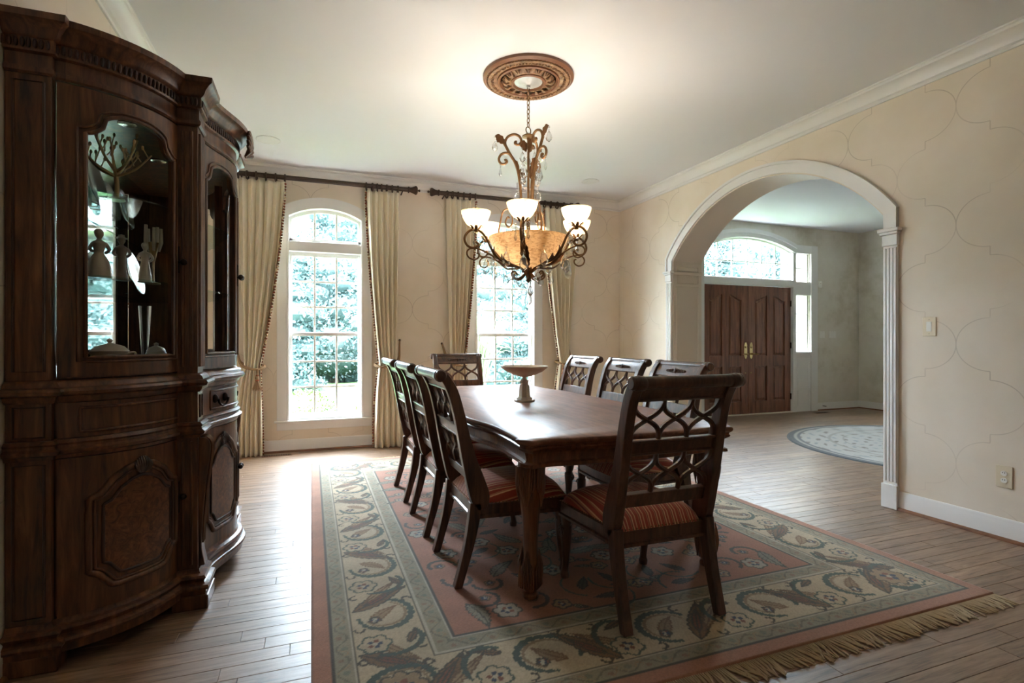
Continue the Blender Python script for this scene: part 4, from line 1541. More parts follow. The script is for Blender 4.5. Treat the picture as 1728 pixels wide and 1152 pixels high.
    for i in range(len(edge)):
        a, b = edge[i], edge[(i + 1) % len(edge)]
        cnt = max(2, int(math.hypot(b[0] - a[0], b[1] - a[1]) / 0.018))
        for q in range(cnt):
            nm_.ell((a[0] + (b[0] - a[0]) * q / cnt, a[1] + (b[1] - a[1]) * q / cnt, 0.388), (0.0045, 0.0045, 0.0045), 6, 4)
    no = nm_.build('nailhead_trim', M['iron'], cu, smooth=60)
    no['kind'] = 'stuff'
    # front legs: scrolled block, bowed shaft, small foot
    for s in (-1, 1):
        x = s * 0.232
        m = MB()
        secs = [(0.0, 0.262, 0.022), (0.02, 0.262, 0.024), (0.04, 0.262, 0.018), (0.10, 0.252, 0.019), (0.17, 0.246, 0.024), (0.23, 0.246, 0.030), (0.262, 0.246, 0.030), (0.27, 0.243, 0.024), (0.30, 0.240, 0.030), (0.37, 0.236, 0.032)]
        secs = spline(secs, 3)
        vs, fs = [], []
        for (z, yc, rr) in secs:
            for q in range(8):
                a = PI / 8 + q * PI / 4
                vs.append((x + rr * math.cos(a), yc - 0.012 + rr * math.sin(a), z))
        for i in range(len(secs) - 1):
            fs += [(i * 8 + q, i * 8 + (q + 1) % 8, (i + 1) * 8 + (q + 1) % 8, (i + 1) * 8 + q) for q in range(8)]
        fs += [tuple(range(8)), tuple((len(secs) - 1) * 8 + q for q in range(8))]
        m.add(vs, fs)
        lo = m.build('leg', cwm, t, smooth=45)
        sc_ = MB()
        for q in range(26):
            pass
        spl = [(x + s * 0.031, 0.232 + (0.026 - 0.0009 * q) * math.cos(q * 0.5), 0.235 + (0.026 - 0.0009 * q) * math.sin(q * 0.5)) for q in range(24)]
        sc_.tube(spl, 0.005, 5).build('scroll', cwm, lo)
    # carved leaf spray on the front of the crest
    m = MB()
    zc = 0.985
    for s in (-1, 1):
        for q in range(5):
            xx = s * (0.018 + q * 0.018)
            m.ell((xx, yback(zc) + 0.016, zc + 0.010 - 0.002 * q), (0.013, 0.008, 0.006), 8, 5, Matrix.Rotation(s * 0.5, 3, 'Y'))
            m.ell((xx, yback(zc) + 0.016, zc - 0.010 + 0.002 * q), (0.013, 0.008, 0.006), 8, 5, Matrix.Rotation(-s * 0.5, 3, 'Y'))
    m.ell((0, yback(zc) + 0.018, zc), (0.014, 0.010, 0.022), 10, 6)
    m.build('carved_spray', cwm, t, smooth=60, label='carved leaf spray')
    return t
chair = make_chair('dining chair at the table end facing the windows, its back to the room')
chair.location = (1.425, 2.165, RZ)
spots = [
    (0.975, 2.725, -PI / 2, 'dining chair on the china cabinet side of the table, furthest from the windows'),
    (0.965, 3.435, -PI / 2, 'middle dining chair on the china cabinet side of the table'),
    (0.965, 4.175, -PI / 2, 'dining chair on the china cabinet side of the table, closest to the windows'),
    (1.925, 2.94, PI / 2, 'dining chair on the archway side of the table, furthest from the windows'),
    (1.925, 3.59, PI / 2, 'middle dining chair on the archway side of the table'),
    (1.925, 4.29, PI / 2, 'dining chair on the archway side of the table, closest to the windows'),
    (1.43, 5.06, PI, 'dining chair at the table end backing onto the windows'),
]
for x, y, rz, lb in spots:
    dup(chair, (x, y, RZ), rz, lb)
# ================================================================== CHINA CABINET
hutch = thing('china_cabinet', 'large carved walnut china cabinet with bowed glass doors against the wall', 'cabinet', (0, 0, 0))
HC = 3.32                                   # plan is symmetric about y = HC
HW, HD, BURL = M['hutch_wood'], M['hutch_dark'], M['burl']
def arc_pts(p, q, sag, n):
    p, q = Vector(p), Vector(q)
    ch = q - p
    nrm = Vector((ch.y, -ch.x)).normalized()
    R = (ch.length ** 2 / 4 + sag ** 2) / (2 * sag)
    c = (p + q) / 2 + nrm * (sag - R)
    a = math.asin(ch.length / 2 / R)
    base = math.atan2(nrm.y, nrm.x)
    return [(c.x + R * math.cos(base + t), c.y + R * math.sin(base + t)) for t in [-a + 2 * a * i / n for i in range(n + 1)]]
NB = 22
BOW = arc_pts((-0.885, 2.447), (-0.560, 2.785), 0.072, NB)
def serp(i, n):
    t = i / n
    y = 2.885 + (2 * HC - 2 * 2.885) * t
    return (-0.500 + 0.105 * (0.5 - 0.5 * math.cos(2 * PI * t)), y)
NS = 40
FRONT = [serp(i, NS) for i in range(NS + 1)]
mir = lambda pts: [(x, 2 * HC - y) for x, y in pts[::-1]]
P1 = [(XL + 0.004, 2.425), (-0.892, 2.425), (-0.892, 2.447)]
P2 = [(-0.560, 2.758), (-0.478, 2.758), (-0.478, 2.885)]
PLAN = P1 + BOW[1:-1] + P2 + FRONT[1:-1] + mir(P2) + mir(BOW)[1:-1] + mir(P1)
class Face:
    def __init__(self, pts):
        self.p = [Vector(q) for q in pts]
        self.n = []
        for i in range(len(pts)):
            a, b = self.p[max(0, i - 1)], self.p[min(len(pts) - 1, i + 1)]
            t = (b - a).normalized()
            self.n.append(Vector((t.y, -t.x)))
    def at(self, s, z, off=0.0):
        f = max(0.0, min(1.0, s)) * (len(self.p) - 1)
        i = min(int(f), len(self.p) - 2)
        t = f - i
        p = self.p[i].lerp(self.p[i + 1], t)
        n = self.n[i].lerp(self.n[i + 1], t).normalized()
        return (p.x + n.x * off, p.y + n.y * off, z)
    def slab(self, mb, s0, s1, z0, z1, o0, o1, n=14):
        f0 = z0 if callable(z0) else (lambda s: z0)
        f1 = z1 if callable(z1) else (lambda s: z1)
        ss = [s0 + (s1 - s0) * i / n for i in range(n + 1)]
        vs = []
        for s in ss:
            vs += [self.at(s, f0(s), o0), self.at(s, f0(s), o1), self.at(s, f1(s), o1), self.at(s, f1(s), o0)]
        fs = [(0, 1, 2, 3), tuple(4 * n + k for k in (3, 2, 1, 0))]
        for i in range(n):
            fs += [(4 * i + k, 4 * i + 4 + k, 4 * i + 4 + (k + 1) % 4, 4 * i + (k + 1) % 4) for k in range(4)]
        return mb.add(vs, fs)
    def mould(self, mb, pts, r, off, closed=True, seg=8):
        return mb.tube([self.at(s, z, off) for s, z in pts], r, seg, closed=closed)
near, front, far = Face(BOW), Face(FRONT), Face(mir(BOW))
cen = Face(FRONT)

def inset(path, d):
    out = []
    for i in range(len(path)):
        a, b = path[max(0, i - 1)], path[min(len(path) - 1, i + 1)]
        t = Vector((b[0] - a[0], b[1] - a[1])).normalized()
        out.append((path[i][0] - t.y * d, path[i][1] + t.x * d))
    return out
IN = [(max(x, XL + 0.004), y) for x, y in inset(PLAN, 0.02)]
MB().prism(IN, 0.10, 1.0).build('lower_carcass', HW, hutch, smooth=0)
MB().prism(IN, 1.0, 1.062).build('deck', HW, hutch, smooth=0)
MB().prism(IN, 2.16, 2.32).build('top_box', HW, hutch, smooth=0)
MB().box(XL + 0.004, XL + 0.022, 2.45, 2 * HC - 2.45, 1.06, 2.16).build('mirror_back', M['mirror'], hutch, smooth=0, label='mirrored back panel')
# horizontal mouldings round the whole plan
MB().sweep(PLAN, [(-0.03, 0.055), (0.034, 0.055), (0.036, 0.085), (0.046, 0.088), (0.050, 0.098), (0.046, 0.108), (0.034, 0.112), (0.026, 0.118), (0.030, 0.128), (0.036, 0.136), (0.030, 0.146), (0.012, 0.150), (0.006, 0.158), (0.004, 0.168), (-0.03, 0.168)]).build('base_moulding', HW, hutch, smooth=40)
MB().sweep(PLAN, [(-0.03, 0.762), (0.008, 0.762), (0.012, 0.775), (0.028, 0.782), (0.032, 0.794), (0.018, 0.803), (0.016, 0.812), (0.022, 0.82), (0.010, 0.832), (-0.03, 0.832)]).build('waist_moulding', HW, hutch, smooth=40)
MB().sweep(PLAN, [(-0.03, 0.968), (0.006, 0.968), (0.016, 0.978), (0.020, 0.992), (0.040, 1.0), (0.046, 1.012), (0.040, 1.022), (0.024, 1.027), (0.018, 1.040), (0.006, 1.050), (-0.03, 1.056)]).build('counter_moulding', HW, hutch, smooth=40)
MB().sweep(PLAN, [(-0.03, 2.165), (0.004, 2.165), (0.012, 2.172), (0.012, 2.186), (0.004, 2.196), (0.004, 2.238), (0.016, 2.244), (0.018, 2.252), (-0.03, 2.252)]).build('frieze_moulding', HW, hutch, smooth=40)
MB().sweep(PLAN, [(-0.03, 2.25), (0.012, 2.25), (0.014, 2.292), (0.024, 2.298), (0.030, 2.306), (0.036, 2.322), (0.052, 2.338), (0.064, 2.345), (0.066, 2.368), (-0.03, 2.372)]).build('cornice', HW, hutch, smooth=40)
MB().prism(IN, 2.31, 2.366).build('top_board', HW, hutch, smooth=0)
# carved leaf-tip band under the cornice
m = MB()
L_tot = 0
for i in range(len(PLAN) - 1):
    a, b = Vector(PLAN[i]), Vector(PLAN[i + 1])
    sl = (b - a).length
    if sl < 1e-6:
        continue
    t = (b - a) / sl
    nr = Vector((t.y, -t.x))
    while L_tot < sl:
        p = a + t * L_tot + nr * 0.015
        ang = math.atan2(nr.y, nr.x)
        m.ell((p.x, p.y, 2.272), (0.007, 0.0075, 0.019), 6, 5, Matrix.Rotation(ang, 3, 'Z'))
        L_tot += 0.0185
    L_tot -= sl
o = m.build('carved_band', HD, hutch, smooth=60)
o['kind'] = 'stuff'

def glazed_door(face, s0, s1, knob_at, z0=1.062, z1=2.158, arch=0.10):
    W = s1 - s0
    a, b = s0 + W * 0.17, s1 - W * 0.12
    g0 = 1.135
    def gt(s):
        u = (s - a) / (b - a)
        u = min(1, max(0, u))
        e = 0.16
        sh = 2.088 - arch
        if u < e or u > 1 - e:                        # stepped shoulder
            v = (u if u < e else 1 - u) / e
            return sh + 0.035 * v * v
        v = (u - e) / (1 - 2 * e) * 2 - 1
        return sh + 0.042 + (arch - 0.042) * math.sqrt(max(0, 1 - v * v * 0.9))
    m = MB()
    face.slab(m, s0 + 0.004, a, z0, z1, -0.016, 0.006, 6)
    face.slab(m, b, s1 - 0.004, z0, z1, -0.016, 0.006, 5)
    face.slab(m, a, b, z0, g0, -0.016, 0.006, 16)
    face.slab(m, a, b, gt, z1, -0.016, 0.006, 44)
    d = m.build('glass_door', HW, hutch, smooth=40)
    n = 40
    loop = [(a, g0), (b, g0)] + [(b + (a - b) * i / n, gt(b + (a - b) * i / n)) for i in range(n + 1)]
    loop = [(a + (b - a) * i / 12, g0) for i in range(12)] + loop[1:]
    m = MB()
    face.mould(m, loop, 0.008, 0.008)
    o2 = 0.022 / max(0.2, (Vector(face.at(s1, 0)) - Vector(face.at(s0, 0))).length / W)
    cx, cz = (a + b) / 2, 1.6
    big = [(cx + (s - cx) * (1 + 2 * o2 / (b - a)), z + (0.016 if z > 1.3 else -0.016)) for s, z in loop]
    face.mould(m, big, 0.005, 0.008)
    m.build('glass_bead', HW, d, smooth=60)
    m = MB()
    vs = []
    nn = 24
    for i in range(nn + 1):
        s = a + (b - a) * i / nn
        vs += [face.at(s, g0 - 0.01, -0.008), face.at(s, gt(s) + 0.01, -0.008)]
    m.add(vs, [(2 * i, 2 * i + 2, 2 * i + 3, 2 * i + 1) for i in range(nn)])
    m.build('pane', M['glass'], d, smooth=60)
    p = face.at(knob_at, 1.55, 0.008)
    q = face.at(knob_at, 1.55, 0.03)
    m = MB().ell(q, (0.015, 0.015, 0.015), 10, 7).tube([p, q], 0.006, 6)
    m.tube([face.at(knob_at, 1.50, 0.008), face.at(knob_at, 1.62, 0.008)], 0.006, 6)
    m.build('knob', M['knob'], d, smooth=60)
    return d

def shaped(a, b, z0, z1, cut):
    """shield outline: arched, stepped head; clipped foot"""
    w = b - a
    h = [(a, z1 - cut * 1.15), (a + w * 0.10, z1 - cut * 1.0), (a + w * 0.22, z1 - cut * 0.45), (a + w * 0.36, z1 - cut * 0.12), (a + w * 0.5, z1), (a + w * 0.64, z1 - cut * 0.12), (a + w * 0.78, z1 - cut * 0.45), (a + w * 0.90, z1 - cut * 1.0), (b, z1 - cut * 1.15)]
    f = [(b, z0 + cut * 0.75), (b - w * 0.08, z0 + cut * 0.62), (b - w * 0.2, z0 + cut * 0.05), (b - w * 0.26, z0), (a + w * 0.26, z0), (a + w * 0.2, z0 + cut * 0.05), (a + w * 0.08, z0 + cut * 0.62), (a, z0 + cut * 0.75)]
    return h + f
def dense(loop, n=5):
    out = []
    for i in range(len(loop)):
        p, q = loop[i], loop[(i + 1) % len(loop)]
        out += [(p[0] + (q[0] - p[0]) * k / n, p[1] + (q[1] - p[1]) * k / n) for k in range(n)]
    return out
def panel_door(face, s0, s1, knob_at, z0=0.168, z1=0.758):
    m = MB()
    face.slab(m, s0 + 0.004, s1 - 0.004, z0, z1, -0.02, 0.006, 20)
    d = m.build('panel_door', HW, hutch, smooth=40)
    W = s1 - s0
    a, b = s0 + W * 0.19, s1 - W * 0.10
    out = shaped(a, b, z0 + 0.075, z1 - 0.055, 0.095)
    m = MB()
    face.mould(m, dense(out), 0.0125, 0.008)
    ins = [((a + b) / 2 + (s - (a + b) / 2) * 0.90, 0.465 + (z - 0.465) * 0.93) for s, z in out]
    face.mould(m, dense(ins), 0.006, 0.007)
    m.build('panel_moulding', HW, d, smooth=60)
    # burl field following the inner outline
    ins2 = [((a + b) / 2 + (s - (a + b) / 2) * 0.76, 0.455 + (z - 0.455) * 0.80) for s, z in out]
    face_m = MB()
    sA, sB = min(p[0] for p in ins2), max(p[0] for p in ins2)
    top = sorted([p for p in ins2[:9]])
    bot = sorted([p for p in ins2[9:]])
    ft = lambda s: float(np.interp(s, [p[0] for p in top], [p[1] for p in top]))
    fb = lambda s: float(np.interp(s, [p[0] for p in bot], [p[1] for p in bot]))
    face.slab(face_m, sA, sB, fb, ft, 0.0, 0.013, 28)
    face_m.build('burl_panel', BURL, d, smooth=40, label='mottled burl veneer panel')
    m = MB()
    face.mould(m, dense(ins2), 0.006, 0.012)
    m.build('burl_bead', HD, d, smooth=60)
    # shell ornament at the head
    c = face.at((a + b) / 2, z1 - 0.062, 0.014)
    n_ = Vector(face.at((a + b) / 2, 0, 1)) - Vector(face.at((a + b) / 2, 0, 0))
    n_.normalize()
    tx = Vector((-n_.y, n_.x, 0))
    m = MB()
    for k in range(9):
        t = -1.15 + 2.3 * k / 8
        tip = Vector(c) + tx * (0.030 * math.sin(t)) + Vector((0, 0, 0.036 * math.cos(t) - 0.004))
        bs = Vector(c) + Vector((0, 0, -0.034)) + tx * (0.008 * math.sin(t))
        m.tube(spline([bs, (bs + tip) / 2 + n_ * 0.010 + tx * 0.014 * math.sin(t), tip], 3), [0.004, 0.005, 0.006, 0.0065, 0.007, 0.0065, 0.005], 5)
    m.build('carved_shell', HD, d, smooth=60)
    q = face.at(knob_at, 0.50, 0.028)
    m = MB().ell(q, (0.014, 0.014, 0.014), 10, 7).tube([face.at(knob_at, 0.50, 0.0), q], 0.006, 6).tube([face.at(knob_at, 0.43, 0.008), face.at(knob_at, 0.57, 0.008)], 0.006, 6)
    m.build('knob', M['knob'], d, smooth=60)
def frieze_panel(face, s0, s1, name='frieze_panel', pulls=()):
    m = MB()
    face.slab(m, s0 + 0.01, s1 - 0.01, 0.834, 0.966, -0.02, 0.006, 20)
    d = m.build(name, HW, hutch, smooth=40)
    W = s1 - s0
    a, b = s0 + W * 0.14, s1 - W * 0.06
    m = MB()
    face.mould(m, dense([(a, 0.855), (b, 0.855), (b, 0.945), (a, 0.945)], 10), 0.006, 0.007)
    m.build('panel_bead', HW, d, smooth=60)
    for sp_ in pulls:
        w = 0.05
        m = MB()
        for sg in (-1, 1):
            m.ell(face.at(sp_ + sg * w, 0.905, 0.01), (0.016, 0.016, 0.022), 8, 6)
        m.tube([face.at(sp_ + w * math.cos(t), 0.903 - 0.035 * math.sin(t), 0.028) for t in [PI * k / 10 for k in range(11)]], 0.006, 6)
        m.build('bail_pull', M['knob'], d, smooth=60)
for fc in (near, far):
    kn = 0.955 if fc is near else 0.045
    glazed_door(fc, 0, 1, kn)
    panel_door(fc, 0, 1, kn)
    frieze_panel(fc, 0, 1)
glazed_door(cen, 0.02, 0.5, 0.482)
glazed_door(cen, 0.5, 0.98, 0.518)
panel_door(cen, 0.02, 0.5, 0.482)
panel_door(cen, 0.5, 0.98, 0.518)
frieze_panel(cen, 0.02, 0.98, 'drawer', (0.25, 0.75))

# pilasters at the wall (flat panels) and at the front corners (reeded, with carved corbels)
for s in (0, 1):
    Yv = (lambda y: y) if s == 0 else (lambda y: 2 * HC - y)
    def bx(m, x0, x1, y0, y1, z0, z1):
        a, b = sorted((Yv(y0), Yv(y1)))
        return m.box(x0, x1, a, b, z0, z1)
    m = MB()
    for z0, z1 in ((0.16, 0.77), (0.825, 0.975), (1.05, 2.175)):
        bx(m, XL + 0.004, -0.892, 2.425, 2.452, z0, z1)
    bx(m, XL + 0.004, -0.892, 2.452, 2.47, 1.0, 2.17)
    w = m.build('wall_pilaster', HW, hutch, smooth=0, bevel=0.003)
    for z0, z1 in ((0.19, 0.745), (0.845, 0.955), (1.085, 2.14)):
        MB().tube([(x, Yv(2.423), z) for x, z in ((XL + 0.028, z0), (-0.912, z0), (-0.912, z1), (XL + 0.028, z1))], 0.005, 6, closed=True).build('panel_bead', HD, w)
    m = MB()
    for z0, z1 in ((0.16, 0.77), (0.825, 0.975), (1.05, 2.175)):
        bx(m, -0.562, -0.480, 2.760, 2.885, z0, z1)
    c = m.build('corner_pilaster', HW, hutch, smooth=0, bevel=0.003)
    for z0, z1 in ((1.08, 2.14),):
        for k in range(4):
            yv = 2.785 + k * 0.026
            MB().tube([(-0.478, Yv(yv), z0), (-0.478, Yv(yv), z1)], 0.010, 8).build('reed', HW, c)
        for k in range(2):
            xv = -0.538 + k * 0.034
            MB().tube([(xv, Yv(2.758), z0), (xv, Yv(2.758), z1)], 0.007, 6).build('reed', HW, c)
    for k in range(2):
        xv = -0.538 + k * 0.034
        MB().tube([(xv, Yv(2.758), 0.19), (xv, Yv(2.758), 0.745)], 0.006, 6).build('reed', HW, c)
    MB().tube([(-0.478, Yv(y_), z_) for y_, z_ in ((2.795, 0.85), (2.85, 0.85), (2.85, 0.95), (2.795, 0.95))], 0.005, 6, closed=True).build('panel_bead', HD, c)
    # carved corbel on the front face
    prof = spline([(0.0, 0.755), (0.030, 0.752), (0.046, 0.725), (0.046, 0.68), (0.034, 0.58), (0.022, 0.46), (0.014, 0.34), (0.012, 0.25), (0.020, 0.20), (0.026, 0.17)], 4)
    poly = [(-0.482 + o_, z_) for o_, z_ in prof] + [(-0.485, 0.165), (-0.485, 0.755)]
    a, b = sorted((Yv(2.79), Yv(2.86)))
    cb = MB().prism(poly, a, b, 'y').build('corbel', HW, c, smooth=50, bevel=0.004)
    m = MB()
    for k in range(3):
        yy = a + (b - a) * (0.22 + 0.28 * k)
        m.tube([(-0.480 + o_ + 0.002, yy, z_) for o_, z_ in prof[:28]], [0.007 - 0.00012 * q for q in range(28)], 5)
    m.build('carved_leaf', HW, cb, smooth=60)
    # feet
    for nm, (x0, x1, y0, y1) in (('foot', (-0.575, -0.432, 2.715, 2.90)), ('foot', (XL + 0.004, -0.86, 2.388, 2.48))):
        m = MB()
        bx(m, x0, x1, y0, y1, 0.0, 0.062)
        m.build(nm, HW, hutch, smooth=0, bevel=0.005)
    # bracket next to the corner foot under the bow
    fc = near if s == 0 else far
    rng_s = (0.88, 1.0) if s == 0 else (0.0, 0.12)
    m = MB()
    fc.slab(m, rng_s[0], rng_s[1], 0.0, 0.06, 0.0, 0.036, 6)
    m.build('foot_bracket', HW, hutch, smooth=30)
# shell crest in the middle of the cornice
m = MB()
cxr = FRONT[NS // 2][0] + 0.05
for k in range(11):
    t = -1.3 + 2.6 * k / 10
    m.tube(spline([(cxr, HC + 0.010 * math.sin(t), 2.225), (cxr + 0.028, HC + 0.05 * math.sin(t), 2.225 + 0.075 * math.cos(t)), (cxr + 0.02, HC + 0.085 * math.sin(t), 2.225 + 0.145 * math.cos(t))], 4), [0.005, 0.006, 0.008, 0.009, 0.011, 0.012, 0.012, 0.011, 0.008], 6)
m.build('carved_crest', HW, hutch, smooth=60)
# glass shelves
INS = [(max(x, XL + 0.03), y) for x, y in inset(PLAN, 0.035)]
Z1, Z2, Z0 = 1.79, 1.455, 1.062
for z in (Z1, Z2):
    MB().prism(INS, z - 0.008, z).build('glass_shelf', M['shelf_glass'], hutch, smooth=0)

# ---- treasures on the shelves
E = 0.001
t = thing('tree_ornament', 'gold branching tree ornament on the top glass shelf of the cabinet', 'ornament', (-0.772, 2.70, Z1 + E))
m = MB().lathe([(0.0, 0), (0.035, 0), (0.03, 0.008), (0.012, 0.012)], 12)
m.tube(spline([(0, 0, 0.005), (0.004, 0, 0.06), (-0.002, 0.0, 0.12)], 4), [0.012, 0.011, 0.010, 0.009, 0.009, 0.009, 0.009, 0.008, 0.008], 8)
m.build('trunk', M['gold'], t, smooth=60)
rr = random.Random(2)
for k in range(11):
    a = k * 2 * PI / 11 + 0.3
    l = rr.uniform(0.12, 0.17)
    el = rr.uniform(0.35, 1.15)
    d = Vector((math.cos(a) * math.cos(el), math.sin(a) * math.cos(el), math.sin(el)))
    p0 = Vector((0, 0, 0.10 + 0.02 * (k % 2)))
    p1 = p0 + d * l * 0.55 + Vector((0, 0, -0.008))
    p2 = p0 + d * l + Vector((0, 0, 0.02))
    m = MB().tube(spline([p0, p1, p2], 3), [0.006, 0.006, 0.005, 0.005, 0.004, 0.004, 0.003], 6)
    for q in range(3):
        b0 = p0.lerp(p2, 0.5 + 0.2 * q)
        b1 = b0 + Vector((rr.uniform(-0.02, 0.02), rr.uniform(-0.02, 0.02), rr.uniform(0.025, 0.045)))
        m.tube([b0, b1], [0.003, 0.002], 5)
        m.ell(b1, (0.006, 0.006, 0.010), 6, 5)
    m.build('branch', M['gold'], t, smooth=60)
def plate(x, y, z, r, tilt, label, oval=1.0):
    o = thing('display_plate', label, 'plate', (x, y, z))
    m = MB().lathe([(0.0, 0.0), (r * 0.55, 0.0), (r * 0.7, 0.008), (r, 0.016), (r, 0.019), (r * 0.68, 0.012), (r * 0.5, 0.005), (0.0, 0.005)], 32)
    m.v = [(p[0] * oval, p[1], p[2]) for p in m.v]
    m.xform(Matrix.Translation((0, 0, r * oval)) @ Matrix.Rotation(math.radians(90 - tilt), 4, 'Y') )
    zmin = min(p[2] for p in m.v)
    m.v = [(p[0], p[1], p[2] - zmin) for p in m.v]
    m.build('dish', M['silver'], o, smooth=60)
    s = MB().tube([(-0.03, -0.03, 0.003), (0.03, -0.03, 0.003), (0.035, -0.03, 0.02)], 0.003, 5).tube([(-0.03, 0.03, 0.003), (0.03, 0.03, 0.003), (0.035, 0.03, 0.02)], 0.003, 5).tube([(-0.03, -0.03, 0.003), (-0.03, 0.03, 0.003)], 0.003, 5)
    s.build('plate_stand', M['knob'], o, smooth=60)
    return o
plate(-0.92, 2.90, Z1 + E, 0.115, 14, 'large oval silver plate standing behind the gold tree ornament', 1.1)
plate(-0.93, 3.14, Z1 + E, 0.095, 14, 'round silver plate standing between two oval plates on the top shelf', 1.0)
plate(-0.93, 3.36, Z1 + E, 0.085, 14, 'narrow oval silver plate standing next to the round silver plate', 1.25)
plate(-0.92, 3.48, Z2 + E, 0.12, 14, 'wide silver platter on the lower shelf behind the centre doors', 1.0)
def figurine(x, y, label, mat, h, skirt, hat=False, rz=0.0):
    t = thing('porcelain_figurine', label, 'figurine', (x, y, Z2 + E), rz, group='porcelain figurines')
    k = h / 0.20
    base = MB().lathe([(0.0, 0.0), (0.034 * k, 0.0), (0.034 * k, 0.006), (0.0, 0.008)], 16)
    base.build('base', mat, t, smooth=40)
    # one continuous figure: gown or coat, waist, shoulders, neck, head
    pr = [(skirt * k, 0.006 * k), (skirt * 0.95 * k, 0.03 * k), (skirt * 0.72 * k, 0.075 * k), (0.017 * k, 0.105 * k), (0.016 * k, 0.115 * k), (0.022 * k, 0.135 * k), (0.024 * k, 0.148 * k), (0.012 * k, 0.157 * k), (0.0075 * k, 0.162 * k), (0.009 * k, 0.168 * k), (0.0145 * k, 0.178 * k), (0.0145 * k, 0.188 * k), (0.009 * k, 0.198 * k), (0.0, 0.2 * k)]
    m = MB().lathe([tuple(p) for p in spline(pr, 2)], 16)
    for s in (-1, 1):
        m.tube(spline([(s * 0.021 * k, 0, 0.146 * k), (s * 0.032 * k, 0.006 * k, 0.122 * k), (s * 0.014 * k, 0.024 * k, 0.112 * k)], 3), [0.007 * k] * 4 + [0.006 * k] * 3, 6)
    m.build('figure', mat, t, smooth=60)
    if hat:
        MB().lathe([(0.0, 0.192 * k), (0.024 * k, 0.190 * k), (0.024 * k, 0.193 * k), (0.013 * k, 0.196 * k), (0.012 * k, 0.206 * k), (0.0, 0.209 * k)], 14).build('hat', mat, t, smooth=50)
    else:
        MB().ell((0, -0.004 * k, 0.188 * k), (0.0165 * k, 0.0165 * k, 0.015 * k), 10, 6).build('hair', mat, t)
figurine(-0.845, 2.745, 'large porcelain lady figurine in a wide gown on the middle shelf', M['porcelain'], 0.215, 0.046)
figurine(-0.762, 2.735, 'grey porcelain gentleman figurine in a hat beside the ladies', M['grey_porcelain'], 0.19, 0.022, True)
figurine(-0.690, 2.79, 'slim porcelain lady figurine beside the grey gentleman', M['porcelain'], 0.175, 0.03)
t = thing('candle_ornament', 'ivory candle cluster ornament on a slender stem in the cabinet', 'ornament', (-0.675, 2.86, Z2 + E))
MB().lathe([(0.0, 0), (0.03, 0), (0.028, 0.006), (0.006, 0.012), (0.004, 0.05), (0.006, 0.10), (0.016, 0.15), (0.022, 0.19), (0.0, 0.195)], 14).build('stem', M['gold'], t, smooth=50)
for k in range(5):
    a = k * 2 * PI / 5
    MB().tube([(0.022 * math.cos(a), 0.022 * math.sin(a), 0.15), (0.03 * math.cos(a), 0.03 * math.sin(a), 0.19), (0.03 * math.cos(a), 0.03 * math.sin(a), 0.255 + 0.012 * (k % 2))], [0.005, 0.009, 0.007], 8).build('candle', M['porcelain'], t)
t = thing('soup_tureen', 'white porcelain tureen with two handles on the cabinet deck', 'tureen', (-0.80, 2.72, Z0 + E))
MB().lathe([(0.0, 0), (0.04, 0), (0.042, 0.008), (0.05, 0.02), (0.062, 0.05), (0.066, 0.085), (0.070, 0.092), (0.066, 0.094), (0.058, 0.05), (0.0, 0.02)], 24).build('bowl', M['porcelain'], t, smooth=50)
MB().lathe([(0.068, 0.094), (0.05, 0.112), (0.02, 0.122), (0.006, 0.126), (0.012, 0.138), (0.0, 0.146)], 24).build('lid', M['porcelain'], t, smooth=50)
for s in (-1, 1):
    MB().tube(spline([(s * 0.062, 0, 0.08), (s * 0.09, 0, 0.085), (s * 0.092, 0, 0.06), (s * 0.064, 0, 0.045)], 4), 0.005, 6).build('handle', M['porcelain'], t)
t = thing('sugar_pot', 'small white lidded porcelain pot on the cabinet deck', 'pot', (-0.665, 2.865, Z0 + E))
MB().lathe([(0.0, 0), (0.028, 0), (0.03, 0.006), (0.042, 0.04), (0.042, 0.075), (0.036, 0.088), (0.0, 0.088)], 20).build('body', M['porcelain'], t, smooth=50)
MB().lathe([(0.038, 0.089), (0.03, 0.102), (0.008, 0.112), (0.010, 0.122), (0.0, 0.128)], 20).build('lid', M['porcelain'], t, smooth=50)
t = thing('crystal_vase', 'tall slim glass vase on the cabinet deck', 'vase', (-0.74, 2.99, Z0 + E))
MB().lathe([(0.0, 0), (0.032, 0), (0.028, 0.008), (0.01, 0.02), (0.014, 0.10), (0.026, 0.30), (0.024, 0.30), (0.012, 0.10), (0.006, 0.03), (0.0, 0.03)], 20).build('vessel', M['crystal'], t, smooth=60)
# puck lights in the cabinet ceiling
for yy in (2.80, 3.32):
    p = MB().lathe([(0.0, 2.1585), (0.032, 2.1585), (0.036, 2.152), (0.03, 2.148), (0.0, 2.148)], 20, (-0.76, yy, 0)).build('puck_light', M['silver'], hutch, smooth=40)
# ================================================================== CHANDELIER AND MEDALLION
CX, CY = 1.43, 3.47
BULB = 1.25
med = thing('ceiling_medallion', 'round carved bronze-gilt ceiling medallion above the chandelier', 'medallion', (CX, CY, ZC))
MB().lathe([(0.0, 0.0), (0.318, 0.0), (0.318, -0.018), (0.300, -0.030), (0.285, -0.026)], 64).build('rim', M['medallion_rim'], med, smooth=30)
MB().lathe([(0.285, -0.022), (0.283, -0.034), (0.262, -0.036), (0.222, -0.030), (0.215, -0.026)], 64).build('outer_band', M['medallion'], med, smooth=30)
MB().lathe([(0.220, -0.024), (0.218, -0.040), (0.205, -0.044), (0.198, -0.030), (0.190, -0.022)], 64).build('middle_ring', M['medallion_rim'], med, smooth=30)
MB().lathe([(0.195, -0.022), (0.160, -0.030), (0.128, -0.040), (0.120, -0.036)], 64).build('inner_band', M['medallion'], med, smooth=30)
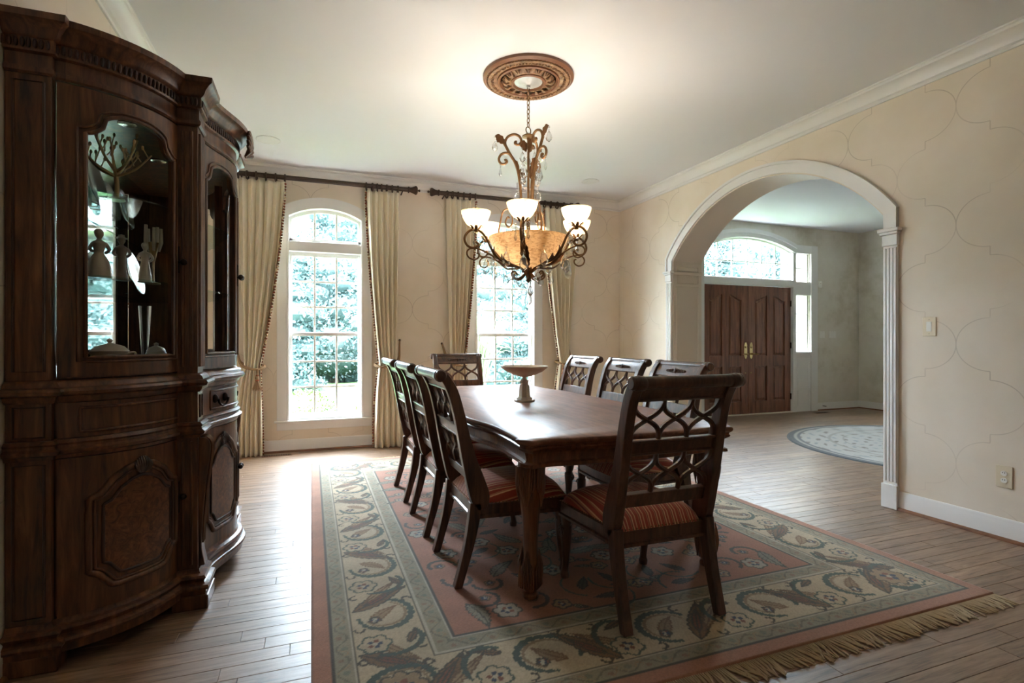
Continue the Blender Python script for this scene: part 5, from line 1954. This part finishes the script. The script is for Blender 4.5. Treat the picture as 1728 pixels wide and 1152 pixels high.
MB().lathe([(0.125, -0.030), (0.122, -0.046), (0.108, -0.050), (0.100, -0.036), (0.0, -0.03)], 64).build('inner_ring', M['medallion_rim'], med, smooth=30)
m = MB()
for k in range(16):
    a = 2 * PI * k / 16
    for q in (-1, 0, 1):
        m.tube(spline([(0.135 * math.cos(a), 0.135 * math.sin(a), -0.040), (0.16 * math.cos(a + q * 0.05), 0.16 * math.sin(a + q * 0.05), -0.050), (0.186 * math.cos(a + q * 0.11), 0.186 * math.sin(a + q * 0.11), -0.034)], 3), [0.005, 0.006, 0.007, 0.008, 0.008, 0.007, 0.005], 5)
o = m.build('carved_leaves', M['medallion'], med, smooth=60)
o['kind'] = 'stuff'
m = MB()
for k in range(72):
    a = 2 * PI * k / 72
    m.ell((0.253 * math.cos(a), 0.253 * math.sin(a), -0.037), (0.012, 0.007, 0.008), 6, 4, Matrix.Rotation(a + 0.6 * (-1) ** k, 3, 'Z'))
    m.ell((0.290 * math.cos(a), 0.290 * math.sin(a), -0.031), (0.005, 0.005, 0.005), 5, 4)
o = m.build('carved_scrolls', M['medallion'], med, smooth=60)
o['kind'] = 'stuff'

ch = thing('chandelier', 'gilded iron chandelier with alabaster bowls and crystal drops over the table', 'chandelier', (CX, CY, 0))
TH0 = math.atan2(-CY, -CX)               # towards the camera
IR, IL = M['iron'], M['iron_leaf']
MB().lathe([(0.0, ZC - 0.03), (0.095, ZC - 0.032), (0.098, ZC - 0.038), (0.03, ZC - 0.048), (0.014, ZC - 0.06), (0.014, ZC - 0.075), (0.0, ZC - 0.078)], 32).build('canopy', M['chrome_disc'], ch, smooth=40)
lm = MB().tube([(0.010 * math.cos(t), 0, 0.019 * math.sin(t)) for t in [2 * PI * k / 14 for k in range(14)]], 0.0032, 6, closed=True).mesh('chain_link', 60)
lm.materials.append(M['iron'])
z = ZC - 0.088
k = 0
while z > 2.70:
    l = obj('chain_link', lm, None, ch)
    l.location = (0, 0, z)
    l.rotation_euler = (0, 0, (k % 2) * PI / 2 + 0.5)
    z -= 0.031
    k += 1
MB().tube([(0.024 * math.cos(t) * math.cos(0.4), 0.024 * math.cos(t) * math.sin(0.4), 2.675 + 0.024 * math.sin(t)) for t in [2 * PI * q / 20 for q in range(20)]], 0.004, 6, closed=True).build('top_ring', IR, ch, smooth=60)
MB().lathe([(0.0, 2.655), (0.02, 2.65), (0.045, 2.635), (0.045, 2.628), (0.012, 2.622), (0.009, 2.60), (0.009, 2.05), (0.014, 2.04), (0.014, 1.72), (0.03, 1.70), (0.034, 1.68), (0.02, 1.66), (0.012, 1.64), (0.018, 1.62), (0.0, 1.60)], 16).build('column', IR, ch, smooth=40)
def polar(r, th, z):
    return (r * math.cos(th), r * math.sin(th), z)
# drop crystal shapes
def drop_mesh(name, l, w):
    prof = [(0.0, 0.0), (0.004, -0.004), (0.005, -0.010), (0.0015, -0.014), (w * 0.30, -0.020 - l * 0.15), (w * 0.5, -0.020 - l * 0.58), (w * 0.42, -0.020 - l * 0.78), (0.0, -0.020 - l)]
    me = MB().lathe(prof, 8).mesh(name, 5)
    me.materials.append(M['crystal'])
    return me
D1, D2, D3 = drop_mesh('crystal_drop', 0.072, 0.044), drop_mesh('crystal_drop', 0.105, 0.058), drop_mesh('crystal_drop', 0.06, 0.022)
BD = MB().ell((0, 0, 0), (0.008, 0.008, 0.008), 8, 6).mesh('crystal_bead', 5)
BD.materials.append(M['crystal'])
def hang(me, p, beads=1):
    x, y, z = p
    for q in range(beads):
        b = obj('crystal_bead', BD, None, ch)
        b.location = (x, y, z - 0.009 - 0.017 * q)
    d = obj('crystal_drop', me, None, ch)
    d.location = (x, y, z - 0.002 - 0.017 * beads)
    d.rotation_euler = (0, 0, random.uniform(0, PI))
def leaf(path, width, curl, parent, up, name='leaf'):
    """acanthus blade along a path with serrated edges and a raised rib"""
    P = [Vector(p) for p in spline(path, 5)]
    n = len(P)
    up = Vector(up)
    vs, fs = [], []
    for i, p in enumerate(P):
        t = (P[min(n - 1, i + 1)] - P[max(0, i - 1)]).normalized()
        sd = t.cross(up).normalized()
        nr = sd.cross(t).normalized()
        u = i / (n - 1)
        w = width * math.sin(PI * min(1, u * 0.85 + 0.12)) * (0.72 + 0.28 * abs(math.sin(u * PI * 3.5))) * (1 if u < 0.97 else 0.2)
        vs += [p + sd * w - nr * curl * w, p + nr * 0.003, p - sd * w - nr * curl * w, p - nr * 0.003]
    for i in range(n - 1):
        fs += [(4 * i + q, 4 * i + 4 + q, 4 * i + 4 + (q + 1) % 4, 4 * i + (q + 1) % 4) for q in range(4)]
    fs += [(0, 1, 2, 3), tuple(4 * (n - 1) + q for q in (3, 2, 1, 0))]
    return MB().add(vs, fs).build(name, IL, parent, smooth=60)

# three rising scroll stems
def sp_px(x, y):
    return ((343 - x) / 6.78 * 0.00417, 1.2 + (574 - 180 - y / 6.78) * 0.00417)
stem = [sp_px(*p) for p in ((262, 1150), (258, 1040), (250, 900), (228, 760), (190, 640), (130, 545), (88, 465), (64, 425))]
scr1 = [sp_px(*p) for p in ((84, 460), (78, 405), (110, 350), (180, 322), (240, 345), (262, 395), (235, 438), (195, 430), (192, 408), (212, 405))]
scr2 = [sp_px(*p) for p in ((135, 550), (85, 535), (32, 555), (6, 605), (22, 652), (62, 664), (96, 640), (86, 616), (68, 622))]
tipl = [sp_px(*p) for p in ((64, 425), (30, 385), (-8, 352), (-40, 345))]
lft = TH0 - PI / 2 + 0.10
# make sure "left" is to the left of the view
vr = Vector((math.cos(YAW), -math.sin(YAW)))
if Vector((math.cos(lft), math.sin(lft))).dot(vr) > 0:
    lft += PI
for q in range(3):
    th = lft + q * 2 * PI / 3
    m = MB()
    m.tube([polar(r, th, z_) for r, z_ in spline(stem, 4)], 0.0105, 8)
    m.tube([polar(r, th, z_) for r, z_ in spline(scr1, 5)], 0.009, 8)
    m.tube([polar(r, th, z_) for r, z_ in spline(scr2, 5)], 0.009, 8)
    so = m.build('scroll_stem', IR, ch, smooth=60)
    up = (math.cos(th + PI / 2), math.sin(th + PI / 2), 0)
    leaf([polar(r, th, z_) for r, z_ in tipl], 0.030, 0.3, so, up)
    leaf([polar(r, th, z_) for r, z_ in (sp_px(245, 800), sp_px(222, 720), sp_px(205, 650), sp_px(190, 615))], 0.032, 0.3, so, (math.cos(th), math.sin(th), 0))
    leaf([polar(r, th, z_) for r, z_ in (sp_px(250, 830), sp_px(262, 770), sp_px(275, 735), sp_px(292, 722))], 0.028, 0.3, so, up)
    leaf([polar(r, th, z_) for r, z_ in (sp_px(262, 395), sp_px(285, 420), sp_px(300, 470), sp_px(320, 520))], 0.028, 0.3, so, up)
    hang(D1, polar(tipl[-1][0], th, tipl[-1][1]), 1)
    hang(D3, polar(*[(s_[0]) for s_ in [scr2[4]]], th, scr2[4][1]), 1)
    r2, z2 = sp_px(215, 1000)
    hang(D1, polar(0.06, th + 0.8, 2.40), 2)
    hang(D1, polar(0.05, th + 0.5, 2.55), 1)
    hang(D2, polar(0.075, th + 1.05, 2.47), 2)
    hang(D1, polar(0.085, th + 0.3, 2.30), 3)

# six arms with cups
def ar_px(x, y):
    return ((x - 774) * 0.000712, 1.2 + (574 - 330 - y / 6.4) * 0.00395)
arm = [ar_px(*p) for p in ((800, 800), (830, 765), (880, 722), (950, 698), (1050, 668), (1125, 612), (1175, 525), (1215, 440), (1265, 375), (1335, 348), (1400, 385), (1432, 460), (1405, 530), (1345, 552), (1298, 520), (1310, 490), (1340, 492))]
tail = [ar_px(*p) for p in ((1130, 640), (1200, 600), (1290, 560), (1370, 560), (1408, 600), (1395, 655), (1340, 680), (1295, 655), (1290, 615), (1312, 605))]
low = [ar_px(*p) for p in ((800, 790), (850, 850), (900, 865), (945, 840), (950, 800), (925, 785), (905, 805))]
cupr, cupz = ar_px(1320, 335)
cup = [(0.0, 0.0), (0.03, 0.004), (0.06, 0.025), (0.085, 0.062), (0.098, 0.100), (0.100, 0.112), (0.096, 0.112), (0.092, 0.100), (0.078, 0.062), (0.055, 0.03), (0.0, 0.008)]
for q in range(6):
    th = TH0 + q * PI / 3 - 0.10
    m = MB().tube([polar(r, th, z_) for r, z_ in spline(arm, 4)], 0.0085, 8).tube([polar(r, th, z_) for r, z_ in spline(low, 4)], 0.007, 8)
    m.tube([polar(r, th, z_) for r, z_ in spline(tail, 4)], 0.006, 6)
    ao = m.build('arm', IR, ch, smooth=60)
    up = (-0.5 * math.cos(th), -0.5 * math.sin(th), 0.86)
    leaf([polar(r, th, z_) for r, z_ in (ar_px(900, 715), ar_px(990, 680), ar_px(1040, 640), ar_px(1060, 590))], 0.032, 0.35, ao, up)
    leaf([polar(r, th, z_) for r, z_ in (ar_px(1010, 690), ar_px(1090, 640), ar_px(1130, 580), ar_px(1135, 520))], 0.032, 0.35, ao, up)
    leaf([polar(r, th, z_) for r, z_ in (ar_px(860, 735), ar_px(950, 738), ar_px(1050, 725), ar_px(1150, 640))], 0.028, 0.35, ao, (0, 0, -1))
    c_ = polar(cupr, th, cupz)
    co = MB().lathe(cup, 32, c_).build('alabaster_cup', M['alabaster'], ch, smooth=60, label='cream alabaster cup shade')
    for w in range(7):
        a = 2 * PI * w / 7
        d = Vector((math.cos(a), math.sin(a), 0))
        leaf([Vector(c_) + Vector((0, 0, -0.016)), Vector(c_) + d * 0.022 + Vector((0, 0, -0.004)), Vector(c_) + d * 0.040 + Vector((0, 0, 0.012)), Vector(c_) + d * 0.052 + Vector((0, 0, 0.010))], 0.011, 0.2, co, (0, 0, 1), 'cup_leaf')
    MB().lathe([(0.0, -0.03), (0.014, -0.026), (0.018, -0.014), (0.010, 0.0)], 10, c_).build('cup_socket', IR, co, smooth=50)
    pl = lamp('cup_bulb', 'POINT', (c_[0], c_[1], c_[2] + 0.10), BULB, (1.0, 0.95, 0.91), size=0.03)
    pl.parent = ch
    rr_, zz_ = ar_px(1215, 610)
    hang(D2, polar(rr_, th, zz_), 1)
    hang(D1, polar(cupr - 0.045, th, cupz - 0.01), 1)
    hang(D3, polar(cupr + 0.03, th + 0.1, cupz - 0.01), 2)
    hang(D2, polar(0.25, th + PI / 6, 1.83), 1)
    hang(D1, polar(0.16, th + PI / 6, 1.70), 1)
    hang(D3, polar(cupr - 0.02, th - 0.12, cupz - 0.01), 2)
    # second, smaller scroll between the arms
    th2 = th + PI / 6
    bw = [ar_px(*p) for p in ((800, 790), (815, 700), (870, 610), (960, 540), (1010, 440), (1030, 330), (1010, 180))]
    if q % 2 == 0:
        bo = MB().tube([polar(r * 1.05 + 0.02, th2, z_) for r, z_ in spline(bw, 4)], 0.006, 8)
        cc = [ar_px(*p) for p in ((1010, 180), (985, 80), (930, 60), (905, 120), (900, 220), (930, 270), (965, 220), (945, 150), (925, 165))]
        bo.tube([polar(r * 1.05 + 0.02, th2, z_) for r, z_ in spline(cc, 4)], 0.006, 8)
        bo = bo.build('bowl_strap', IR, ch, smooth=60)
        leaf([polar(r * 1.05 + 0.03, th2, z_) for r, z_ in (bw[2], bw[3], bw[4], bw[5])], 0.022, 0.35, bo, (math.cos(th2), math.sin(th2), 0.2))
for q in range(3):
    th = TH0 + 0.5 + q * 2 * PI / 3
    hang(D1, polar(0.03, th, 1.62), 1)
    leaf([polar(0.03, th, 1.67), polar(0.07, th, 1.635), polar(0.12, th, 1.63), polar(0.15, th, 1.605)], 0.012, 0.3, ch, (0, 0, 1), 'base_leaf')
hang(D2, (0, 0, 1.60), 2)
bowl = [(0.0, 1.705), (0.06, 1.710), (0.13, 1.735), (0.20, 1.790), (0.25, 1.850), (0.275, 1.905), (0.280, 1.92), (0.274, 1.92), (0.245, 1.855), (0.19, 1.80), (0.12, 1.748), (0.0, 1.722)]
MB().lathe(bowl, 48).build('alabaster_bowl', M['alabaster_bowl'], ch, smooth=60, label='large veined alabaster bowl')
pl = lamp('bowl_bulb', 'POINT', (0.0, 0.06, 1.88), 3.4, (1.0, 0.96, 0.93), size=0.05)
pl.parent = ch

# ================================================================== CURTAINS
RODY, RODZ = 6.105, 2.915
def curtain_rod(x0, x1, label):
    t = thing('curtain_rod', label, 'curtain rod', ((x0 + x1) / 2, RODY, RODZ))
    h = (x1 - x0) / 2
    MB().tube([(-h + 0.10, 0, 0), (h - 0.10, 0, 0)], 0.025, 14).build('pole', M['rod'], t, smooth=40)
    for s in (-1, 1):
        m = MB().lathe([(0.025, -0.03), (0.036, -0.026), (0.036, -0.016), (0.026, -0.01), (0.030, 0.015), (0.046, 0.050), (0.050, 0.062), (0.044, 0.074), (0.030, 0.080), (0.010, 0.084), (0.008, 0.090), (0.015, 0.098), (0.013, 0.108), (0.0, 0.114)], 14)
        m.v = [(s * (h - 0.11 + z), x, y) for x, y, z in m.v]
        m.build('finial', M['rod'], t, smooth=40)
        MB().tube([(s * (h - 0.20), 0, -0.024), (s * (h - 0.20), 0.06, -0.03), (s * (h - 0.20), YB - RODY, -0.035)], 0.008, 8).build('bracket', M['rod'], t)
curtain_rod(-0.87, 1.172, 'dark bronze curtain rod over the window next to the china cabinet')
curtain_rod(1.258, 3.25, 'dark bronze curtain rod over the window behind the chandelier')
ringm = MB().tube([(0, 0.039 * math.cos(t), 0.039 * math.sin(t)) for t in [2 * PI * k / 20 for k in range(20)]], 0.0085, 8, closed=True).mesh('curtain_ring', 60)
ringm.materials.append(M['rod'])

def curtain(label, top, tie, bot, ztie, lead, tie_label, hook, tassel, rings):
    """top/tie/bot: (x0, x1); lead: -1 left edge or +1 right edge carries the tassel trim"""
    t = thing('curtain', label, 'curtain', ((bot[0] + bot[1]) / 2, RODY, 0.0), group='cream curtain panels')
    ox = (bot[0] + bot[1]) / 2
    nz, ns = 70, 96
    ztop = RODZ - 0.05
    nf = 6
    def edges(z):
        if z >= ztie:
            u = (ztop - z) / (ztop - ztie)
            e = []
            for k in (0, 1):
                moving = (k == 1) == (lead == 1)
                w = u ** (1.55 if moving else 1.2)
                e.append(top[k] + (tie[k] - top[k]) * w)
            return e
        u = (ztie - z) / ztie
        w = 1 - (1 - min(1, u * 1.15)) ** 2.2
        return [tie[k] + (bot[k] - tie[k]) * w for k in (0, 1)]
    def pt(s, z):
        a, b = edges(z)
        dz = abs(z - ztie)
        amp = 0.030 + 0.012 * min(1, dz / 0.8)
        pinch = 1.0
        if z > ztop - 0.16:
            pinch = 0.55 + 0.45 * (ztop - z) / 0.16
        ph = 2 * PI * nf * s + 0.5 * math.sin(3 * s + z * 0.9)
        if z < ztie:
            ph += 0.6 * (ztie - z)
        f = math.sin(ph)
        y = amp * pinch * (abs(f) ** 0.75) * (1 if f > 0 else -1) + 0.008 * math.sin(23 * s + 3 * z)
        if dz < 0.25:
            y -= 0.03 * (1 - dz / 0.25) * (1 - (2 * s - 1) ** 2)
        x = a + (b - a) * (s + 0.018 * math.sin(2 * ph))
        if z < 0.08:
            y -= 0.02 * (0.08 - z) / 0.08
        return (x - ox, y, z)
    m = MB()
    vs = []
    for j in range(nz + 1):
        z = ztop + (0.006 - ztop) * j / nz
        vs += [pt(i / ns, z) for i in range(ns + 1)]
    k = ns + 1
    m.add(vs, [(j * k + i, j * k + i + 1, (j + 1) * k + i + 1, (j + 1) * k + i) for j in range(nz) for i in range(ns)])
    fb = m.build('fabric', M['curtain'], t, smooth=80, recalc=False)
    sm = fb.modifiers.new('thickness', 'SOLIDIFY')
    sm.thickness = 0.003
    # tassel trim down the leading edge
    tr = MB()
    s_lead = 1.0 if lead == 1 else 0.0
    z = ztop - 0.02
    pts = []
    while z > 0.02:
        p = pt(s_lead, z)
        pts.append((p[0] - lead * 0.012, p[1] - 0.012, z))
        z -= 0.03
    tr.tube(pts, 0.006, 6)
    for i, p in enumerate(pts):
        tr.ell((p[0] + lead * 0.010, p[1] - 0.006, p[2] - 0.006), (0.012, 0.008, 0.014), 6, 5)
    o = tr.build('tassel_trim', M['trim'], t, smooth=60, recalc=False, label='rust and brown tassel trim')
    o['kind'] = 'stuff'
    for i in range(rings):
        s = (i + 0.25) / (rings - 0.5)
        p = pt(min(1, s), ztop)
        r = obj('curtain_ring', ringm, None, t)
        r.location = (p[0], 0.0, RODZ - 0.011)
        r.rotation_euler = (0, 0, random.uniform(-0.25, 0.25))
    # tieback
    tb = thing('curtain_tieback', tie_label, 'tieback', (hook[0], YB, hook[1]))
    mx = (tie[0] + tie[1]) / 2
    hwid = (tie[1] - tie[0]) / 2 + 0.012
    MB().ell((0, -0.012, 0), (0.014, 0.014, 0.014)).build('hook', M['rod'], tb)
    yr = RODY - YB
    sgn = 1 if mx > hook[0] else -1
    knot = Vector((mx + sgn * hwid * 0.55 - hook[0], yr - 0.075, ztie - 0.03 - hook[1]))
    rope = MB()
    for off in (0.0, 0.012):
        rope.tube(spline([(0, -0.014, 0.004), (mx - sgn * (hwid + 0.012) - hook[0], yr - 0.03, ztie + 0.03 - hook[1] - off), (mx - sgn * hwid * 0.2 - hook[0], yr - 0.078, ztie - 0.012 - hook[1] - off), tuple(knot)], 6), 0.009, 8)
        rope.tube(spline([(0, -0.014, 0.0), (mx - sgn * hwid - hook[0], yr + 0.055, ztie + 0.03 - hook[1] - off), (mx + sgn * (hwid + 0.004) - hook[0], yr + 0.05, ztie + 0.01 - hook[1] - off), (mx + sgn * (hwid + 0.012) - hook[0], yr - 0.02, ztie - 0.005 - hook[1] - off), tuple(knot)], 6), 0.009, 8)
    rope.build('rope', M['rope'], tb, smooth=60)
    if tassel:
        kx, ky, kz = knot
        MB().lathe([(0.0, 0.01), (0.013, 0.0), (0.010, -0.05), (0.012, -0.06), (0.020, -0.075), (0.022, -0.09), (0.012, -0.11), (0.0, -0.112)], 14, (kx, ky, kz)).build('tassel_head', M['rope'], tb, smooth=50)
        MB().lathe([(0.014, -0.055), (0.016, -0.060), (0.014, -0.066)], 14, (kx, ky, kz)).lathe([(0.016, -0.104), (0.021, -0.110), (0.018, -0.118)], 14, (kx, ky, kz)).build('band', M['rust_band'], tb, smooth=50)
        sk = MB()
        rq = random.Random(1)
        for w in range(110):
            a, rad = rq.uniform(0, 2 * PI), rq.uniform(0.2, 1.0)
            d = (math.cos(a), math.sin(a))
            l = rq.uniform(0.085, 0.115)
            sk.tube([(kx + 0.014 * rad * d[0], ky + 0.014 * rad * d[1], kz - 0.108), (kx + 0.028 * rad * d[0], ky + 0.022 * rad * d[1], kz - 0.108 - l * 0.5), (kx + 0.048 * rad * d[0], ky + 0.03 * rad * d[1], kz - 0.108 - l)], [0.0028, 0.0026, 0.0018], 4)
        o = sk.build('tassel_skirt', M['rope'], tb, smooth=60, recalc=False)
        o['kind'] = 'stuff'
curtain('cream pleated curtain panel hanging next to the china cabinet', (-0.715, -0.245), (-0.65, -0.485), (-0.74, -0.47), 0.93, 1, 'tan rope tieback with tassel on the curtain next to the china cabinet', (-0.72, 1.08), True, 6)
curtain('cream pleated curtain panel hanging behind the row of chairs on the cabinet side', (0.560, 0.930), (0.70, 0.90), (0.64, 1.02), 0.93, -1, 'tan rope tieback on the curtain behind the striped chairs', (0.955, 1.20), False, 7)
curtain('cream pleated curtain panel hanging behind the end chair, between the two windows', (1.475, 1.845), (1.53, 1.70), (1.46, 1.76), 0.93, 1, 'tan rope tieback on the curtain behind the end chair', (1.45, 1.16), False, 6)
curtain('cream pleated curtain panel hanging closest to the arched opening', (2.72, 3.20), (2.93, 3.06), (2.86, 3.17), 0.93, -1, 'tan rope tieback with tassel on the curtain closest to the arched opening', (3.12, 1.12), True, 6)

# ================================================================== SMALL FIXTURES
def speaker(x, y, label):
    o = thing('ceiling_speaker', label, 'speaker', (x, y, ZC))
    MB().lathe([(0.105, 0.0), (0.107, -0.004), (0.098, -0.007), (0.094, -0.004)], 36).build('rim', M['speaker'], o, smooth=40)
    MB().lathe([(0.0, -0.0055), (0.095, -0.005), (0.095, 0.0)], 36).build('grille', M['speaker'], o, smooth=40)
speaker(-0.37, 5.40, 'round white speaker in the ceiling above the cabinet-side window')
speaker(3.04, 5.49, 'round white speaker in the ceiling near the arch-side curtain')

def wall_plate(name, label, cat, loc, rz, w, h, kind, mat):
    o = thing(name, label, cat, loc, rz)            # local: x along wall, -y out of the wall
    MB().box(-w / 2, w / 2, -0.006, 0.001, -h / 2, h / 2).build('cover_plate', mat, o, bevel=0.003)
    if kind == 'switch':
        n = max(1, round(w / 0.05) - 1)
        for i in range(n):
            x = (i - (n - 1) / 2) * 0.046
            MB().box(x - 0.016, x + 0.016, -0.009, -0.004, -0.033, 0.033).build('rocker', M['white_plastic'], o, bevel=0.002)
            for s in (-1, 1):
                MB().ell((x, -0.006, s * 0.048), (0.003, 0.002, 0.003), 6, 4).build('screw', M['silver'], o)
    elif kind == 'outlet':
        for s in (-1, 1):
            MB().prism([(0.017 * math.cos(a), s * 0.021 + 0.015 * math.sin(a)) for a in [2 * PI * k / 16 for k in range(16)]], -0.009, -0.004, 'y').build('socket', M['white_plastic'], o, smooth=0)
            for q in (-1, 1):
                MB().box(q * 0.006 - 0.0012, q * 0.006 + 0.0012, -0.0098, -0.008, s * 0.021, s * 0.021 + 0.008).build('slot', M['slot'], o, smooth=0)
    return o
wall_plate('light_switch', 'ivory light switch on the tan wall beside the arch', 'light switch', (XR, 2.371, 1.292), PI / 2 * -1, 0.085, 0.128, 'switch', M['plate_plastic'])
wall_plate('wall_outlet', 'ivory outlet low on the tan wall beside the arch', 'outlet', (XR, 1.956, 0.38), -PI / 2, 0.085, 0.132, 'outlet', M['plate_plastic'])
wall_plate('light_switch', 'white double switch plate on the hall wall, next to the sidelight', 'light switch', (8.22, YD, 1.30), 0, 0.12, 0.118, 'switch', M['white_plastic'])
wall_plate('light_switch', 'white triple switch plate on the hall wall, further from the sidelight', 'light switch', (8.46, YD, 1.30), 0, 0.165, 0.118, 'switch', M['white_plastic'])
wall_plate('wall_outlet', 'white outlet low on the hall side wall', 'outlet', (XH, 6.20, 0.42), -PI / 2, 0.08, 0.118, 'outlet', M['white_plastic'])
kp = thing('alarm_sensor', 'small white alarm sensor on the hall wall above the switches', 'sensor', (8.155, YD, 2.16))
MB().box(-0.035, 0.035, -0.03, 0, -0.055, 0.055).build('housing', M['white_plastic'], kp, bevel=0.006)
MB().ell((0, -0.03, 0.015), (0.014, 0.006, 0.014)).build('lens', M['silver'], kp)

def register(x, y, w, d, label):
    o = thing('floor_register', label, 'floor vent', (x, y, 0.0))
    MB().box(-w / 2, w / 2, -d / 2, d / 2, 0.0, 0.003).build('frame', M['shoe_wood'], o, smooth=0)
    n = 16
    for i in range(n):
        xx = -w / 2 + 0.015 + (w - 0.03) * (i + 0.5) / n
        MB().box(xx - 0.0045, xx + 0.0045, -d / 2 + 0.012, d / 2 - 0.012, 0.0028, 0.0042).build('slot', M['slot'], o, smooth=0)
register(-0.33, 6.06, 0.29, 0.085, 'wooden floor register with dark slots under the cabinet-side window')
register(7.9, 6.45, 0.30, 0.10, 'wooden floor register in front of the front door sidelight')
ds = thing('door_stop', 'small spring door stop on the hall baseboard', 'door stop', (8.22, YD - 0.014, 0.075))
MB().tube([(0, 0, 0), (0, -0.075, 0)], 0.006, 8).build('spring', M['knob'], ds)
MB().ell((0, -0.08, 0), (0.010, 0.010, 0.010)).build('tip', M['white_plastic'], ds)
